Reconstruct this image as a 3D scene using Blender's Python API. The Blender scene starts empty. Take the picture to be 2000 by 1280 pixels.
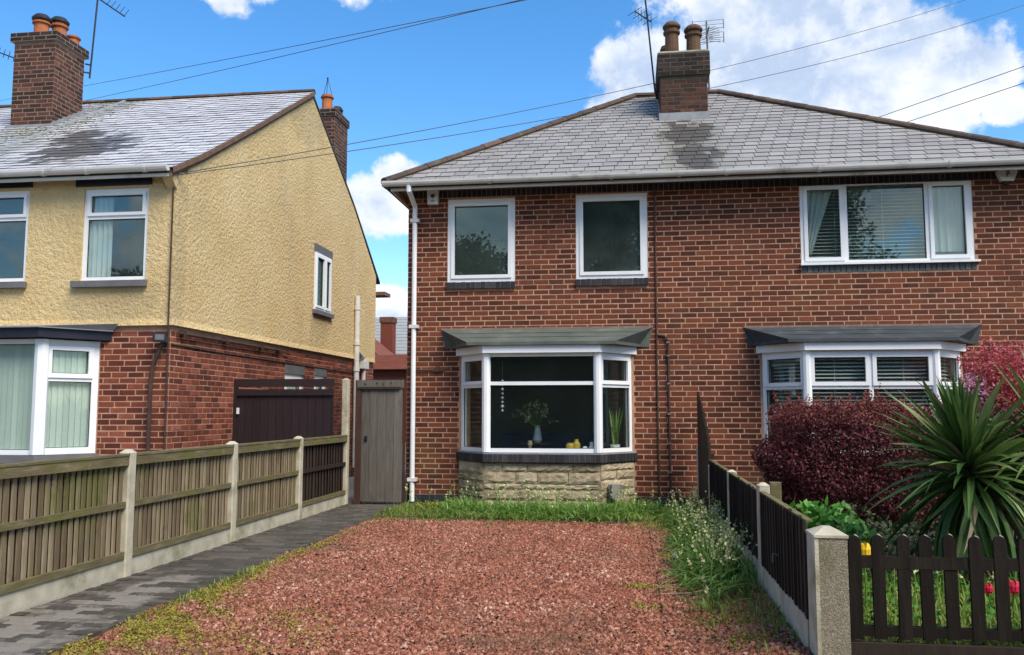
import bpy, math, random
import numpy as np
from mathutils import Vector

random.seed(7)
rng = np.random.default_rng(11)
S = bpy.context.scene
COL = S.collection
R = math.radians

# ------------------------------------------------------------------ camera
cd = bpy.data.cameras.new("camera")
cam = bpy.data.objects.new("camera", cd)
COL.objects.link(cam)
cam.location = (0, -12.6, 1.38)
cam.rotation_euler = (R(90 + 5.48), 0, R(7.75))
cd.sensor_width = 36.0
cd.lens = 36.0 * 1690 / 2000
cd.clip_start = 0.1
cd.clip_end = 2000
S.camera = cam

# ------------------------------------------------------------------ light
SUN_DIR = Vector((0.54, -0.54, 0.92)).normalized()          # towards the sun: behind the camera, to the right, high
sun_el = math.asin(SUN_DIR.z)
sun_rot = math.atan2(SUN_DIR.x, SUN_DIR.y)
ld = bpy.data.lights.new("sun", 'SUN')
ld.energy = 2.6
ld.angle = R(32)
ld.color = (1.0, 0.915, 0.78)
sun = bpy.data.objects.new("sun", ld)
COL.objects.link(sun)
sun.rotation_euler = SUN_DIR.to_track_quat('Z', 'Y').to_euler()
S.view_settings.view_transform = 'Standard'
S.view_settings.look = 'None'
S.view_settings.exposure = 1.0
S.view_settings.gamma = 1
S.view_settings.use_curve_mapping = False


# ------------------------------------------------------------------ node helpers
class NT:
    def __init__(s, tree):
        s.t = tree
        s.n = tree.nodes
        s.l = tree.links

    def new(s, typ, **kw):
        n = s.n.new(typ)
        for k, v in kw.items():
            setattr(n, k, v)
        return n

    def put(s, v, sock):
        if hasattr(v, 'is_output'):
            s.l.new(v, sock)
        elif v is not None:
            if isinstance(v, (tuple, list)) and len(v) == 3 and sock.type == 'RGBA':
                v = (*v, 1)
            sock.default_value = v

    def math(s, op, a, b=None, c=None, clamp=False):
        n = s.new('ShaderNodeMath', operation=op)
        n.use_clamp = clamp
        for i, v in enumerate((a, b, c)):
            if v is not None:
                s.put(v, n.inputs[i])
        return n.outputs[0]

    def vmath(s, op, a, b=None):
        n = s.new('ShaderNodeVectorMath', operation=op)
        s.put(a, n.inputs[0])
        if b is not None:
            s.put(b, n.inputs[1])
        return n.outputs['Value'] if op in ('DOT_PRODUCT', 'LENGTH', 'DISTANCE') else n.outputs[0]

    def noise(s, vec, scale, detail=4, rough=.55, dist=0.0):
        n = s.new('ShaderNodeTexNoise')
        s.put(vec, n.inputs['Vector'])
        n.inputs['Scale'].default_value = scale
        n.inputs['Detail'].default_value = detail
        n.inputs['Roughness'].default_value = rough
        n.inputs['Distortion'].default_value = dist
        return n.outputs[0]

    def ramp(s, fac, stops):
        n = s.new('ShaderNodeValToRGB')
        cr = n.color_ramp
        while len(cr.elements) < len(stops):
            cr.elements.new(0.5)
        for e, (p, c) in zip(cr.elements, stops):
            e.position = p
            e.color = (*c, 1) if len(c) == 3 else c
        s.put(fac, n.inputs[0])
        return n.outputs[0]

    def mix(s, fac, a, b, blend='MIX'):
        n = s.new('ShaderNodeMix', data_type='RGBA', blend_type=blend)
        s.put(fac, n.inputs[0])
        s.put(a, n.inputs[6])
        s.put(b, n.inputs[7])
        return n.outputs[2]

    def sstep(s, v, a, b):
        n = s.new('ShaderNodeMapRange', interpolation_type='SMOOTHSTEP')
        s.put(v, n.inputs[0])
        n.inputs[1].default_value = a
        n.inputs[2].default_value = b
        return n.outputs[0]


# ------------------------------------------------------------------ sky
W = bpy.data.worlds.new("World")
S.world = W
W.use_nodes = True
w = NT(W.node_tree)
w.n.clear()
sky = w.new('ShaderNodeTexSky', sky_type='NISHITA')
sky.sun_disc = False
sky.sun_elevation = sun_el
sky.sun_rotation = sun_rot
sky.air_density = 1.0
sky.dust_density = 0.3
sky.ozone_density = 2.2
hs = w.new('ShaderNodeHueSaturation')
hs.inputs['Saturation'].default_value = 1.32
w.l.new(sky.outputs[0], hs.inputs['Color'])
bg1 = w.new('ShaderNodeBackground')
w.l.new(hs.outputs[0], bg1.inputs[0])
bg1.inputs[1].default_value = 0.122
tc = w.new('ShaderNodeTexCoord')
D = tc.outputs['Generated']
# cumulus: (direction, angular radius in degrees)
BLOBS = [((.19, .92, .345), 7.5), ((.10, .93, .36), 5.5), ((.03, .935, .355), 4.2), ((.28, .905, .325), 5.2),
         ((.325, .88, .345), 3.6), ((.12, .90, .42), 6.0), ((.22, .885, .41), 4.6), ((.25, .925, .27), 4.5),
         ((.365, .885, .295), 1.6), ((.0, .935, .37), 2.6),
         ((-.255, .93, .252), 2.2), ((-.29, .93, .222), 2.6), ((-.285, .945, .105), 2.4), ((-.26, .95, .085), 2.0),
         ((-.405, .81, .443), 2.2), ((-.435, .80, .45), 1.9), ((-.37, .82, .445), 1.7), ((-.29, .85, .462), 2.4), ((-.26, .85, .47), 2.6),
         # clouds of the same kind over the rest of the sky
         ((.9, .3, .35), 10), ((.8, .5, .2), 8), ((.7, -.5, .4), 14), ((.3, -.9, .35), 12), ((-.15, -.95, .22), 9),
         ((-.6, -.7, .4), 13), ((-.9, -.1, .3), 11), ((-.8, .45, .5), 8), ((.1, .3, .95), 12), ((-.4, -.2, .85), 14),
         ((.55, .1, .8), 12), ((.1, -.6, .75), 16), ((.5, -.85, .12), 8), ((-.5, -.85, .1), 9), ((0.1, -.95, .1), 8)]
warp = w.new('ShaderNodeTexNoise')
warp.inputs['Scale'].default_value = 9
warp.inputs['Detail'].default_value = 3
w.l.new(D, warp.inputs['Vector'])
wv = w.vmath('SUBTRACT', warp.outputs['Color'], (.5, .5, .5))
wsc = w.new('ShaderNodeVectorMath', operation='SCALE')
w.l.new(wv, wsc.inputs[0])
wsc.inputs['Scale'].default_value = .07
Dw = w.vmath('NORMALIZE', w.vmath('ADD', D, wsc.outputs[0]))
val = None
for d, r in BLOBS:
    d = Vector(d).normalized()
    c = w.vmath('DOT_PRODUCT', Dw, tuple(d))
    k = 1 - math.cos(R(r))
    v = w.math('MULTIPLY_ADD', c, 1 / k, -(1 - k) / k)       # 1 at the middle, 0 at the rim
    val = v if val is None else w.math('MAXIMUM', val, v)
val = w.math('MAXIMUM', val, -1.2)
f1 = w.noise(D, 16, 9, .62)
f2 = w.noise(w.vmath('MULTIPLY', D, (1, 1, 1.6)), 7, 6, .55)
dens = w.math('ADD', val, w.math('MULTIPLY_ADD', f1, 2.6, -1.3))
mask = w.sstep(dens, -.02, .50)
thick = w.sstep(w.math('ADD', w.math('MULTIPLY', val, .55), w.math('MULTIPLY_ADD', f2, 3.2, -1.5)), .0, .95)
ccol = w.mix(thick, (.95, .97, 1.0), (.47, .58, .77))
# sunlit tops against the softer bodies
f3 = w.noise(D, 30, 6, .6)
ccol = w.mix(w.math('MULTIPLY', w.sstep(f3, .42, .68), .55), ccol, (.95, .96, .98))
bg2 = w.new('ShaderNodeBackground')
w.l.new(ccol, bg2.inputs[0])
bg2.inputs[1].default_value = 0.60
ms = w.new('ShaderNodeMixShader')
w.l.new(w.math('MULTIPLY', mask, .97), ms.inputs[0])
w.l.new(bg1.outputs[0], ms.inputs[1])
w.l.new(bg2.outputs[0], ms.inputs[2])
wo = w.new('ShaderNodeOutputWorld')
w.l.new(ms.outputs[0], wo.inputs[0])


# ------------------------------------------------------------------ materials
def newmat(name):
    m = bpy.data.materials.new(name)
    m.use_nodes = True
    n = NT(m.node_tree)
    b = n.n['Principled BSDF']
    return m, n, b


def rnd_value(n):
    oi = n.new('ShaderNodeObjectInfo')
    g = n.new('ShaderNodeNewGeometry')
    return n.math('FRACT', n.math('ADD', oi.outputs['Random'], g.outputs['Random Per Island'])), g


def pmat(name, stops, scale=6.0, rough=.8, bump=0.0, bscale=None, rnd=0.0, spec=.3, over=None, stretch=None, trans=0.0, bdist=.01, detail=5, metal=0.0):
    """noise-coloured surface; rnd mixes in a per-piece random value; over = (colour, noise scale, low, high[, amount]) patches on top"""
    m, n, b = newmat(name)
    r, g = rnd_value(n)
    P = g.outputs['Position']
    if stretch:
        P = n.vmath('MULTIPLY', P, stretch)
    f = n.noise(P, scale, detail)
    f = n.math('MULTIPLY_ADD', f, 1.6, -.3, clamp=True)
    if rnd:
        f = n.math('ADD', n.math('MULTIPLY', f, 1 - rnd), n.math('MULTIPLY', r, rnd), clamp=True)
    c = n.ramp(f, stops)
    for ov in (over or []):
        m2 = n.sstep(n.noise(g.outputs['Position'], ov[1], 5, .6), ov[2], ov[3])
        if len(ov) > 4:
            m2 = n.math('MULTIPLY', m2, ov[4])
        c = n.mix(m2, c, ov[0])
    n.put(c, b.inputs['Base Color'])
    b.inputs['Roughness'].default_value = rough
    b.inputs['Specular IOR Level'].default_value = spec
    b.inputs['Metallic'].default_value = metal
    if bump:
        bn = n.new('ShaderNodeBump')
        bn.inputs['Strength'].default_value = bump
        bn.inputs['Distance'].default_value = bdist
        n.put(n.noise(P, bscale or scale * 4, 5, .65), bn.inputs['Height'])
        n.l.new(bn.outputs[0], b.inputs['Normal'])
    if trans:
        tr = n.new('ShaderNodeBsdfTranslucent')
        n.put(c, tr.inputs[0])
        mx = n.new('ShaderNodeMixShader')
        mx.inputs[0].default_value = trans
        n.l.new(b.outputs[0], mx.inputs[1])
        n.l.new(tr.outputs[0], mx.inputs[2])
        n.l.new(mx.outputs[0], n.n['Material Output'].inputs[0])
    return m


def blobmask(n, P, blobs, nscale=3.0, amp=1.0, jit=None):
    """patches with a shape of their own: blobs = (centre, (rx, ry, rz))"""
    out = None
    for c, rr in blobs:
        d = n.vmath('LENGTH', n.vmath('DIVIDE', n.vmath('SUBTRACT', P, c), rr))
        v = n.math('SUBTRACT', 1.0, d)
        out = v if out is None else n.math('MAXIMUM', out, v)
    out = n.math('ADD', out, n.math('MULTIPLY_ADD', n.noise(P, nscale, 5, .6), amp, -amp * .5))
    if jit is not None:
        out = n.math('ADD', out, jit)
    return n.sstep(out, 0.0, .45)


M = {}
M['brick'] = pmat('brick_red', [(0, (.025, .011, .008)), (.14, (.064, .020, .011)), (.35, (.104, .030, .0155)), (.68, (.138, .039, .0185)), (.92, (.19, .058, .028)), (1, (.27, .10, .055))],
                  9, .88, .5, 60, rnd=.72, over=[((.045, .030, .022), 1.3, .53, .74, .6), ((.15, .095, .035), .9, .56, .76, .45), ((.17, .10, .075), .7, .60, .76, .35)])
M['brick_orange'] = pmat('brick_orange_red', [(0, (.04, .013, .010)), (.3, (.11, .026, .015)), (.7, (.195, .05, .027)), (1, (.32, .11, .068))],
                         9, .88, .5, 60, rnd=.7, over=[((.40, .17, .11), 1.3, .60, .8, .55)])
M['brick_sooty'] = pmat('brick_sooty', [(0, (.02, .012, .010)), (.4, (.052, .023, .016)), (.75, (.105, .042, .026)), (1, (.19, .08, .045))],
                        5, .9, .5, 50, rnd=.65, over=[((.03, .025, .02), 2.0, .5, .7, .7)])
M['brick_black'] = pmat('brick_blackened', [(0, (.008, .007, .007)), (.5, (.022, .017, .015)), (.85, (.05, .032, .025)), (1, (.10, .055, .035))], 5, .9, .5, 50, rnd=.6)
M['mortar_soot'] = pmat('mortar_soot', [(0, (.045, .038, .032)), (1, (.11, .09, .07))], 14, .95, .4, 90)
M['mortar'] = pmat('mortar_pink', [(0, (.33, .185, .12)), (1, (.53, .32, .215))], 14, .95, .4, 90, over=[((.16, .105, .07), 1.1, .50, .72, .7), ((.30, .23, .13), .8, .58, .74, .5)])
M['mortar_grey'] = pmat('mortar_grey', [(0, (.15, .10, .08)), (1, (.28, .20, .16))], 14, .95, .4, 90)
M['blue_brick'] = pmat('brick_blue_black', [(0, (.014, .015, .018)), (.6, (.03, .032, .038)), (1, (.075, .07, .072))], 7, .6, .3, 50, rnd=.6)
M['grey_brick'] = pmat('brick_grey_painted', [(0, (.07, .08, .08)), (.6, (.11, .12, .12)), (1, (.17, .17, .16))], 7, .7, .3, 50, rnd=.6)
M['upvc'] = pmat('white_upvc', [(0, (.70, .72, .74)), (1, (.82, .83, .83))], 3, .35, spec=.5)
M['gutter'] = pmat('weathered_white_plastic', [(0, (.50, .49, .45)), (1, (.72, .71, .68))], 4, .45, spec=.4, over=[((.22, .21, .16), 3.0, .55, .75, .75)], stretch=(.6, 1, 3))
M['soffit'] = pmat('soffit_brown', [(0, (.10, .06, .04)), (1, (.17, .11, .08))], 5, .7)
M['verge'] = pmat('verge_mortar_brown', [(0, (.09, .05, .03)), (1, (.22, .13, .08))], 9, .9, .4, 40)
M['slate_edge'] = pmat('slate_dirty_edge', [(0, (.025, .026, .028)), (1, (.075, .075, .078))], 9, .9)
M['lead'] = pmat('lead_grey', [(0, (.16, .17, .18)), (1, (.30, .31, .33))], 6, .55, .2, 20, spec=.4)
M['felt'] = pmat('green_grey_felt', [(0, (.055, .065, .058)), (.6, (.095, .108, .095)), (1, (.16, .17, .15))], 3, .75, .4, 60, over=[((.10, .13, .05), 4, .55, .72, .4)])
M['felt_dark'] = pmat('blue_grey_felt', [(0, (.028, .036, .042)), (.6, (.05, .06, .068)), (1, (.11, .12, .125))], 4, .7, .4, 60)
M['ridge'] = pmat('ridge_tile_clay', [(0, (.035, .026, .022)), (.5, (.085, .055, .042)), (1, (.17, .10, .07))], 8, .8, .4, 50, rnd=.55, over=[((.12, .13, .08), 5, .55, .7, .5)])
M['pot'] = pmat('terracotta', [(0, (.22, .07, .03)), (.6, (.40, .13, .05)), (1, (.50, .20, .09))], 5, .8, .3, 40, over=[((.10, .05, .03), 6, .55, .75, .5)])
M['pot_buff'] = pmat('weathered_buff_clay', [(0, (.03, .022, .016)), (.5, (.10, .055, .03)), (1, (.20, .11, .06))], 5, .8, .3, 40, over=[((.035, .03, .025), 5, .5, .7, .8)])
M['black_metal'] = pmat('black_metal', [(0, (.012, .012, .013)), (1, (.03, .03, .032))], 8, .5)
M['iron'] = pmat('rusty_iron', [(0, (.03, .018, .014)), (1, (.085, .045, .03))], 12, .7)
M['alu'] = pmat('dull_aluminium', [(0, (.10, .10, .11)), (1, (.22, .22, .23))], 8, .5, metal=.3)
M['wire'] = pmat('black_cable', [(0, (.05, .05, .055)), (1, (.08, .08, .085))], 8, .6)
M['brown_cable'] = pmat('brown_cable', [(0, (.05, .03, .022)), (1, (.085, .05, .035))], 8, .6)
M['concrete'] = pmat('concrete_pale', [(0, (.30, .27, .19)), (.6, (.47, .43, .33)), (1, (.56, .52, .42))], 7, .92, .5, 90, over=[((.13, .14, .05), 2.6, .52, .70, .65), ((.07, .06, .045), 5, .62, .78, .6)])
M['aggregate'] = pmat('exposed_aggregate', [(0, (.10, .085, .055)), (.45, (.22, .19, .135)), (.75, (.36, .315, .23)), (1, (.56, .50, .39))], 150, .95, .9, 150, over=[((.11, .11, .045), 3.5, .52, .72, .55)], bdist=.01)
M['plank_weathered'] = pmat('weathered_softwood', [(0, (.085, .062, .034)), (.45, (.19, .145, .085)), (.8, (.31, .25, .16)), (1, (.43, .36, .25))], 7, .9, .5, 30, rnd=.55,
                            over=[((.13, .135, .035), 1.8, .47, .68, .7), ((.06, .045, .03), 4, .58, .74, .6)], stretch=(3, 3, .5))
M['rail_mossy'] = pmat('mossy_rail', [(0, (.075, .062, .03)), (.6, (.145, .12, .06)), (1, (.26, .22, .125))], 8, .92, .5, 40, over=[((.115, .12, .025), 3, .46, .68, .75)], stretch=(3, .6, 3))
M['plank_brown'] = pmat('brown_stained_wood', [(0, (.016, .0095, .007)), (.6, (.034, .021, .015)), (1, (.062, .041, .031))], 9, .75, .4, 40, rnd=.5, stretch=(3, 3, .4))
M['plank_brown2'] = pmat('faded_brown_stain', [(0, (.013, .009, .006)), (.6, (.030, .020, .014)), (1, (.065, .047, .035))], 9, .8, .4, 40, rnd=.5, stretch=(3, 3, .4), over=[((.09, .085, .04), 5, .6, .75, .5)])
M['picket'] = pmat('dark_picket_wood', [(0, (.006, .0045, .0035)), (.5, (.0115, .009, .007)), (.85, (.023, .018, .0135)), (1, (.06, .049, .038))], 8, .85, .5, 40, rnd=.35, spec=.15, stretch=(3, 3, .4))
M['picket_worn'] = pmat('worn_picket_top', [(0, (.12, .11, .09)), (1, (.30, .28, .24))], 20, .9)
M['gate_dark'] = pmat('dark_purple_brown_wood', [(0, (.012, .006, .008)), (1, (.032, .018, .020))], 9, .6, .3, 40, rnd=.5, stretch=(3, 3, .4))
M['gate_grey'] = pmat('silvered_wood', [(0, (.065, .055, .046)), (.5, (.125, .11, .092)), (1, (.215, .19, .16))], 8, .9, .5, 40, rnd=.4, stretch=(5, 5, .35), over=[((.05, .045, .03), 2.5, .6, .75, .6)])
M['post_brown'] = pmat('red_brown_post', [(0, (.03, .014, .010)), (1, (.075, .035, .024))], 9, .8, stretch=(3, 3, .4))
M['paint_navy'] = pmat('navy_paint', [(0, (.010, .011, .02)), (1, (.02, .022, .036))], 6, .5)
M['paint_grey'] = pmat('grey_masonry_paint', [(0, (.10, .10, .105)), (1, (.16, .16, .165))], 6, .75, .3, 60)
M['interior'] = pmat('dim_room_plaster', [(0, (.26, .33, .34)), (1, (.36, .42, .42))], 2, .9)
M['room_blue'] = pmat('blue_sofa_cloth', [(0, (.01, .03, .10)), (1, (.03, .08, .22))], 5, .9)
M['blind'] = pmat('blind_slat', [(0, (.62, .62, .60)), (1, (.74, .73, .70))], 4, .6)
M['blind_green'] = pmat('pale_green_vertical_blind', [(0, (.42, .50, .44)), (1, (.60, .66, .60))], 3, .8, rnd=.6)
M['curtain'] = pmat('white_curtain', [(0, (.55, .56, .58)), (1, (.75, .75, .75))], 4, .9)
M['chip'] = pmat('red_stone_chip', [(0, (.055, .022, .014)), (.3, (.15, .050, .030)), (.62, (.29, .104, .060)), (.86, (.37, .185, .128)), (1, (.68, .56, .48))], 1.3, .9, rnd=.8,
                 over=[((.12, .07, .042), .8, .50, .70, .65), ((.30, .105, .070), .55, .54, .75, .45), ((.10, .06, .04), 6, .6, .72, .5)])
M['moss'] = pmat('yellow_green_moss', [(0, (.09, .10, .02)), (.5, (.24, .22, .035)), (1, (.42, .34, .06))], 5, .95, rnd=.6, trans=.15)
M['roof_moss'] = pmat('dull_roof_moss', [(0, (.06, .06, .03)), (.6, (.13, .13, .06)), (1, (.22, .21, .11))], 5, .95, rnd=.6)
M['soil'] = pmat('dark_soil', [(0, (.035, .026, .018)), (.6, (.075, .055, .038)), (1, (.14, .105, .075))], 9, .95, .8, 50, over=[((.08, .10, .02), 2.2, .5, .66, .8)])
M['grassmat'] = pmat('grass_blades', [(0, (.09, .14, .025)), (.5, (.20, .28, .05)), (1, (.36, .40, .11))], 3, .7, rnd=.6, trans=.35)
M['strap'] = pmat('bluebell_leaf', [(0, (.07, .16, .035)), (.5, (.16, .30, .06)), (1, (.34, .46, .13))], 2.5, .45, rnd=.6, trans=.35)
M['bell'] = pmat('cream_flower', [(0, (.38, .44, .14)), (.5, (.62, .62, .30)), (1, (.80, .76, .54))], 5, .7, rnd=.7, trans=.3)
M['berberis'] = pmat('dark_red_leaf', [(0, (.034, .009, .013)), (.45, (.088, .020, .026)), (.8, (.165, .040, .040)), (1, (.15, .08, .045))], 2.2, .6, rnd=.6, trans=.2)
M['berberis_tip'] = pmat('bronze_red_leaf', [(0, (.13, .032, .026)), (.6, (.25, .068, .046)), (1, (.30, .15, .08))], 2.5, .6, rnd=.6, trans=.25)
M['redshrub'] = pmat('pink_red_leaf', [(0, (.24, .03, .05)), (.45, (.46, .075, .095)), (.8, (.58, .18, .18)), (1, (.36, .27, .12))], 3.5, .6, rnd=.65, trans=.3)
M['pinkleaf'] = pmat('pale_pink_blossom', [(0, (.35, .16, .26)), (1, (.60, .42, .52))], 5, .7, rnd=.6, trans=.3)
M['stem'] = pmat('brown_stem', [(0, (.035, .025, .018)), (1, (.085, .06, .045))], 9, .9, .4)
M['greenleaf'] = pmat('bright_green_leaf', [(0, (.025, .10, .012)), (.5, (.06, .21, .02)), (1, (.15, .36, .05))], 4, .45, rnd=.6, trans=.3)
M['yucca'] = pmat('sword_leaf', [(0, (.024, .058, .014)), (.4, (.055, .12, .027)), (.72, (.13, .20, .055)), (1, (.33, .37, .17))], 2.5, .5, rnd=.65, spec=.28, trans=.2)
M['yucca_dry'] = pmat('dry_sword_leaf', [(0, (.15, .10, .07)), (1, (.36, .28, .20))], 4, .8, rnd=.6)
M['tree'] = pmat('street_tree_leaf', [(0, (.035, .075, .025)), (.6, (.07, .13, .04)), (1, (.13, .19, .06))], 1.0, .6, rnd=.55, trans=.25)
M['bark'] = pmat('bark', [(0, (.05, .04, .03)), (1, (.12, .10, .075))], 6, .95, .6)
M['yellow'] = pmat('yellow_petal', [(0, (.70, .42, .01)), (1, (.85, .60, .03))], 6, .5, trans=.2)
M['tulip_red'] = pmat('red_petal', [(0, (.55, .015, .05)), (1, (.75, .05, .10))], 6, .5, trans=.2)
M['candle'] = pmat('amber_jar', [(0, (.45, .25, .03)), (1, (.65, .42, .08))], 6, .4)
M['ornament'] = pmat('white_ceramic', [(0, (.6, .62, .62)), (1, (.78, .8, .8))], 6, .3)
M['asphalt'] = pmat('asphalt', [(0, (.035, .035, .037)), (1, (.065, .065, .067))], 20, .9, .4, 120)
M['pavement'] = pmat('pavement_slab', [(0, (.16, .155, .145)), (1, (.26, .25, .235))], 6, .9, .3, 60)
M['red_tile'] = pmat('distant_red_tile', [(0, (.12, .035, .025)), (1, (.22, .075, .05))], 3, .85, rnd=.3)
M['grey_tile'] = pmat('distant_grey_tile', [(0, (.20, .21, .215)), (1, (.30, .31, .315))], 3, .8, rnd=.3)
M['pebble'] = pmat('white_pebble', [(0, (.4, .38, .34)), (1, (.65, .62, .57))], 8, .8)
M['twig'] = pmat('dry_twig', [(0, (.22, .16, .10)), (1, (.38, .30, .2))], 8, .9)
M['stone'] = pmat('buff_stone', [(0, (.20, .155, .095)), (.4, (.34, .275, .18)), (.75, (.45, .38, .265)), (1, (.55, .48, .36))], 7, .92, .9, 28, rnd=.35, over=[((.15, .12, .075), 3, .55, .72, .6), ((.10, .11, .05), 1.6, .6, .75, .5)], bdist=.02)
M['ivy'] = pmat('dark_ground_leaf', [(0, (.015, .028, .010)), (.5, (.03, .05, .016)), (1, (.07, .07, .03))], 3, .6, rnd=.6, trans=.15)
M['stone_joint'] = pmat('stone_joint', [(0, (.16, .125, .085)), (1, (.27, .215, .15))], 10, .95)

# path pavers: worn pale where tyres and feet polish them, dark and mossy elsewhere
m, n, b = newmat('paver_block')
r_, g_ = rnd_value(n)
P_ = g_.outputs['Position']
base = n.ramp(r_, [(0, (.050, .044, .037)), (.6, (.075, .066, .056)), (1, (.105, .092, .078))])
worn = blobmask(n, P_, [((-3.9, -8.3, 0), (.75, 1.9, 1)), ((-3.72, -6.6, 0), (.30, 1.3, 1))], 7.0, 1.3)
worn = n.math('MULTIPLY', worn, n.sstep(n.math('ADD', n.math('MULTIPLY', r_, .7), n.math('MULTIPLY', n.noise(P_, 16, 4), .8)), .48, .85))
c_ = n.mix(n.math('MULTIPLY', worn, .48), base, (.30, .27, .235))
c_ = n.mix(n.math('MULTIPLY', n.sstep(n.noise(P_, 2.2, 5), .55, .72), .5), c_, (.055, .06, .02))
n.put(c_, b.inputs['Base Color'])
b.inputs['Roughness'].default_value = .9
b.inputs['Specular IOR Level'].default_value = .25
bn = n.new('ShaderNodeBump'); bn.inputs['Strength'].default_value = .5; bn.inputs['Distance'].default_value = .006
n.put(n.noise(P_, 60, 4), bn.inputs['Height']); n.l.new(bn.outputs[0], b.inputs['Normal'])
M['paver'] = m

# pebbledash
m, n, b = newmat('yellow_pebbledash')
r_, g_ = rnd_value(n)
P_ = g_.outputs['Position']
big = n.noise(P_, 1.1, 5, .6)
c_ = n.ramp(n.math('MULTIPLY_ADD', big, 1.8, -.4, clamp=True), [(0, (.56, .40, .185)), (.5, (.66, .49, .245)), (1, (.70, .55, .31))])
c_ = n.mix(n.math('MULTIPLY', n.sstep(n.noise(P_, 26, 4, .6), .5, .68), .35), c_, (.40, .28, .12))
c_ = n.mix(n.math('MULTIPLY', n.sstep(n.noise(n.vmath('MULTIPLY', P_, (1.6, 1.6, .22)), 1.6, 6), .50, .74), .40), c_, (.46, .38, .23))
c_ = n.mix(n.math('MULTIPLY', blobmask(n, P_, [((-5.8, 2.9, 2.95), (.5, .55, .55)), ((-5.8, 2.0, 6.9), (.5, 1.5, .9)), ((-6.6, -2.3, 2.75), (.9, .4, .35)), ((-5.8, -2.2, 3.2), (.14, .22, 1.7))], 5, 1.6), .38), c_, (.36, .29, .17))
n.put(c_, b.inputs['Base Color'])
b.inputs['Roughness'].default_value = .9
b.inputs['Specular IOR Level'].default_value = .2
vo = n.new('ShaderNodeTexNoise'); vo.inputs['Scale'].default_value = 20; vo.inputs['Detail'].default_value = 7; vo.inputs['Roughness'].default_value = .63
n.l.new(P_, vo.inputs['Vector'])
bn = n.new('ShaderNodeBump'); bn.inputs['Strength'].default_value = .9; bn.inputs['Distance'].default_value = .045
n.l.new(vo.outputs[0], bn.inputs['Height']); n.l.new(bn.outputs[0], b.inputs['Normal'])
M['render'] = m


def slate_mat(name, stops, rough, blobs, green_blobs, dots):
    m, n, b = newmat(name)
    r, g = rnd_value(n)
    P = g.outputs['Position']
    f = n.math('ADD', n.math('MULTIPLY', r, .5), n.math('MULTIPLY', n.noise(P, 5, 6), .5))
    jit = n.math('MULTIPLY_ADD', r, .55, -.27)
    c = n.ramp(f, stops)
    c = n.mix(n.math('MULTIPLY', n.sstep(n.noise(P, 1.4, 5, .65), .5, .72), .4), c, (.15, .145, .11))
    if green_blobs:
        c = n.mix(n.math('MULTIPLY', blobmask(n, P, green_blobs, 5, 1.8, jit), .42), c, (.14, .145, .08))
    if blobs:
        c = n.mix(n.math('MULTIPLY', blobmask(n, P, blobs, 6.5, 1.5, jit), .88), c, (.050, .043, .036))
    if dots:
        c = n.mix(n.math('MULTIPLY', n.sstep(n.noise(P, 11, 2, .4), .70, .74), .9), c, (.03, .032, .035))
    n.put(c, b.inputs['Base Color'])
    b.inputs['Roughness'].default_value = rough
    b.inputs['Specular IOR Level'].default_value = .5
    bn = n.new('ShaderNodeBump'); bn.inputs['Strength'].default_value = .35; bn.inputs['Distance'].default_value = .006
    n.put(n.noise(P, 40, 4), bn.inputs['Height']); n.l.new(bn.outputs[0], b.inputs['Normal'])
    return m


M['slate'] = slate_mat('grey_slate', [(0, (.20, .19, .18)), (.5, (.265, .25, .24)), (1, (.35, .325, .305))], .5,
                       [((1.0, 1.2, 5.7), (.48, 1.1, 1.2)), ((1.02, .2, 5.1), (.38, 1.1, 1.3))],
                       [((1.0, .6, 5.3), (.60, 2.0, 2.0)), ((.98, -.2, 4.8), (.55, .7, .8))], False)
M['slate_pale'] = slate_mat('pale_sheen_slate', [(0, (.42, .42, .44)), (.5, (.53, .52, .535)), (1, (.64, .63, .64))], .4,  # sky sheen on the slates is put into this pale base colour
                            [((-7.9, -1.1, 5.2), (.85, 1.15, .8)), ((-8.5, -.4, 5.6), (.5, .8, .6))],
                            [((-9.9, .2, 6.0), (.85, 2.3, 2.0)), ((-9.5, 1.9, 7.0), (.5, 1.6, 1.2)), ((-9.3, -.9, 5.3), (.6, 1.2, 1.0))], True)


def glass_mat(name, tint, refl, bright_film=.02):
    m = bpy.data.materials.new(name)
    m.use_nodes = True
    n = NT(m.node_tree)
    n.n.clear()
    t = n.new('ShaderNodeBsdfTransparent'); t.inputs[0].default_value = (*tint, 1)
    gl = n.new('ShaderNodeBsdfGlossy'); gl.inputs['Roughness'].default_value = .012
    gl.inputs[0].default_value = (.88, .94, .95, 1)
    fr = n.new('ShaderNodeFresnel'); fr.inputs[0].default_value = 1.5
    gb = n.new('ShaderNodeNewGeometry')
    fac = n.math('MULTIPLY', n.math('MULTIPLY_ADD', fr.outputs[0], 1.7, refl, clamp=True), n.math('SUBTRACT', 1.0, gb.outputs['Backfacing']))
    mx = n.new('ShaderNodeMixShader')
    n.l.new(fac, mx.inputs[0]); n.l.new(t.outputs[0], mx.inputs[1]); n.l.new(gl.outputs[0], mx.inputs[2])
    df = n.new('ShaderNodeBsdfDiffuse'); df.inputs[0].default_value = (.42, .52, .47, 1)  # grey-green film added to brighten the dark window reflections
    m2 = n.new('ShaderNodeMixShader')
    pos = n.new('ShaderNodeNewGeometry')
    n.l.new(n.math('MULTIPLY', n.noise(pos.outputs['Position'], 2.5, 4), bright_film * 2), m2.inputs[0])
    n.l.new(mx.outputs[0], m2.inputs[1]); n.l.new(df.outputs[0], m2.inputs[2])
    o = n.new('ShaderNodeOutputMaterial')
    n.l.new(m2.outputs[0], o.inputs[0])
    return m


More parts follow.
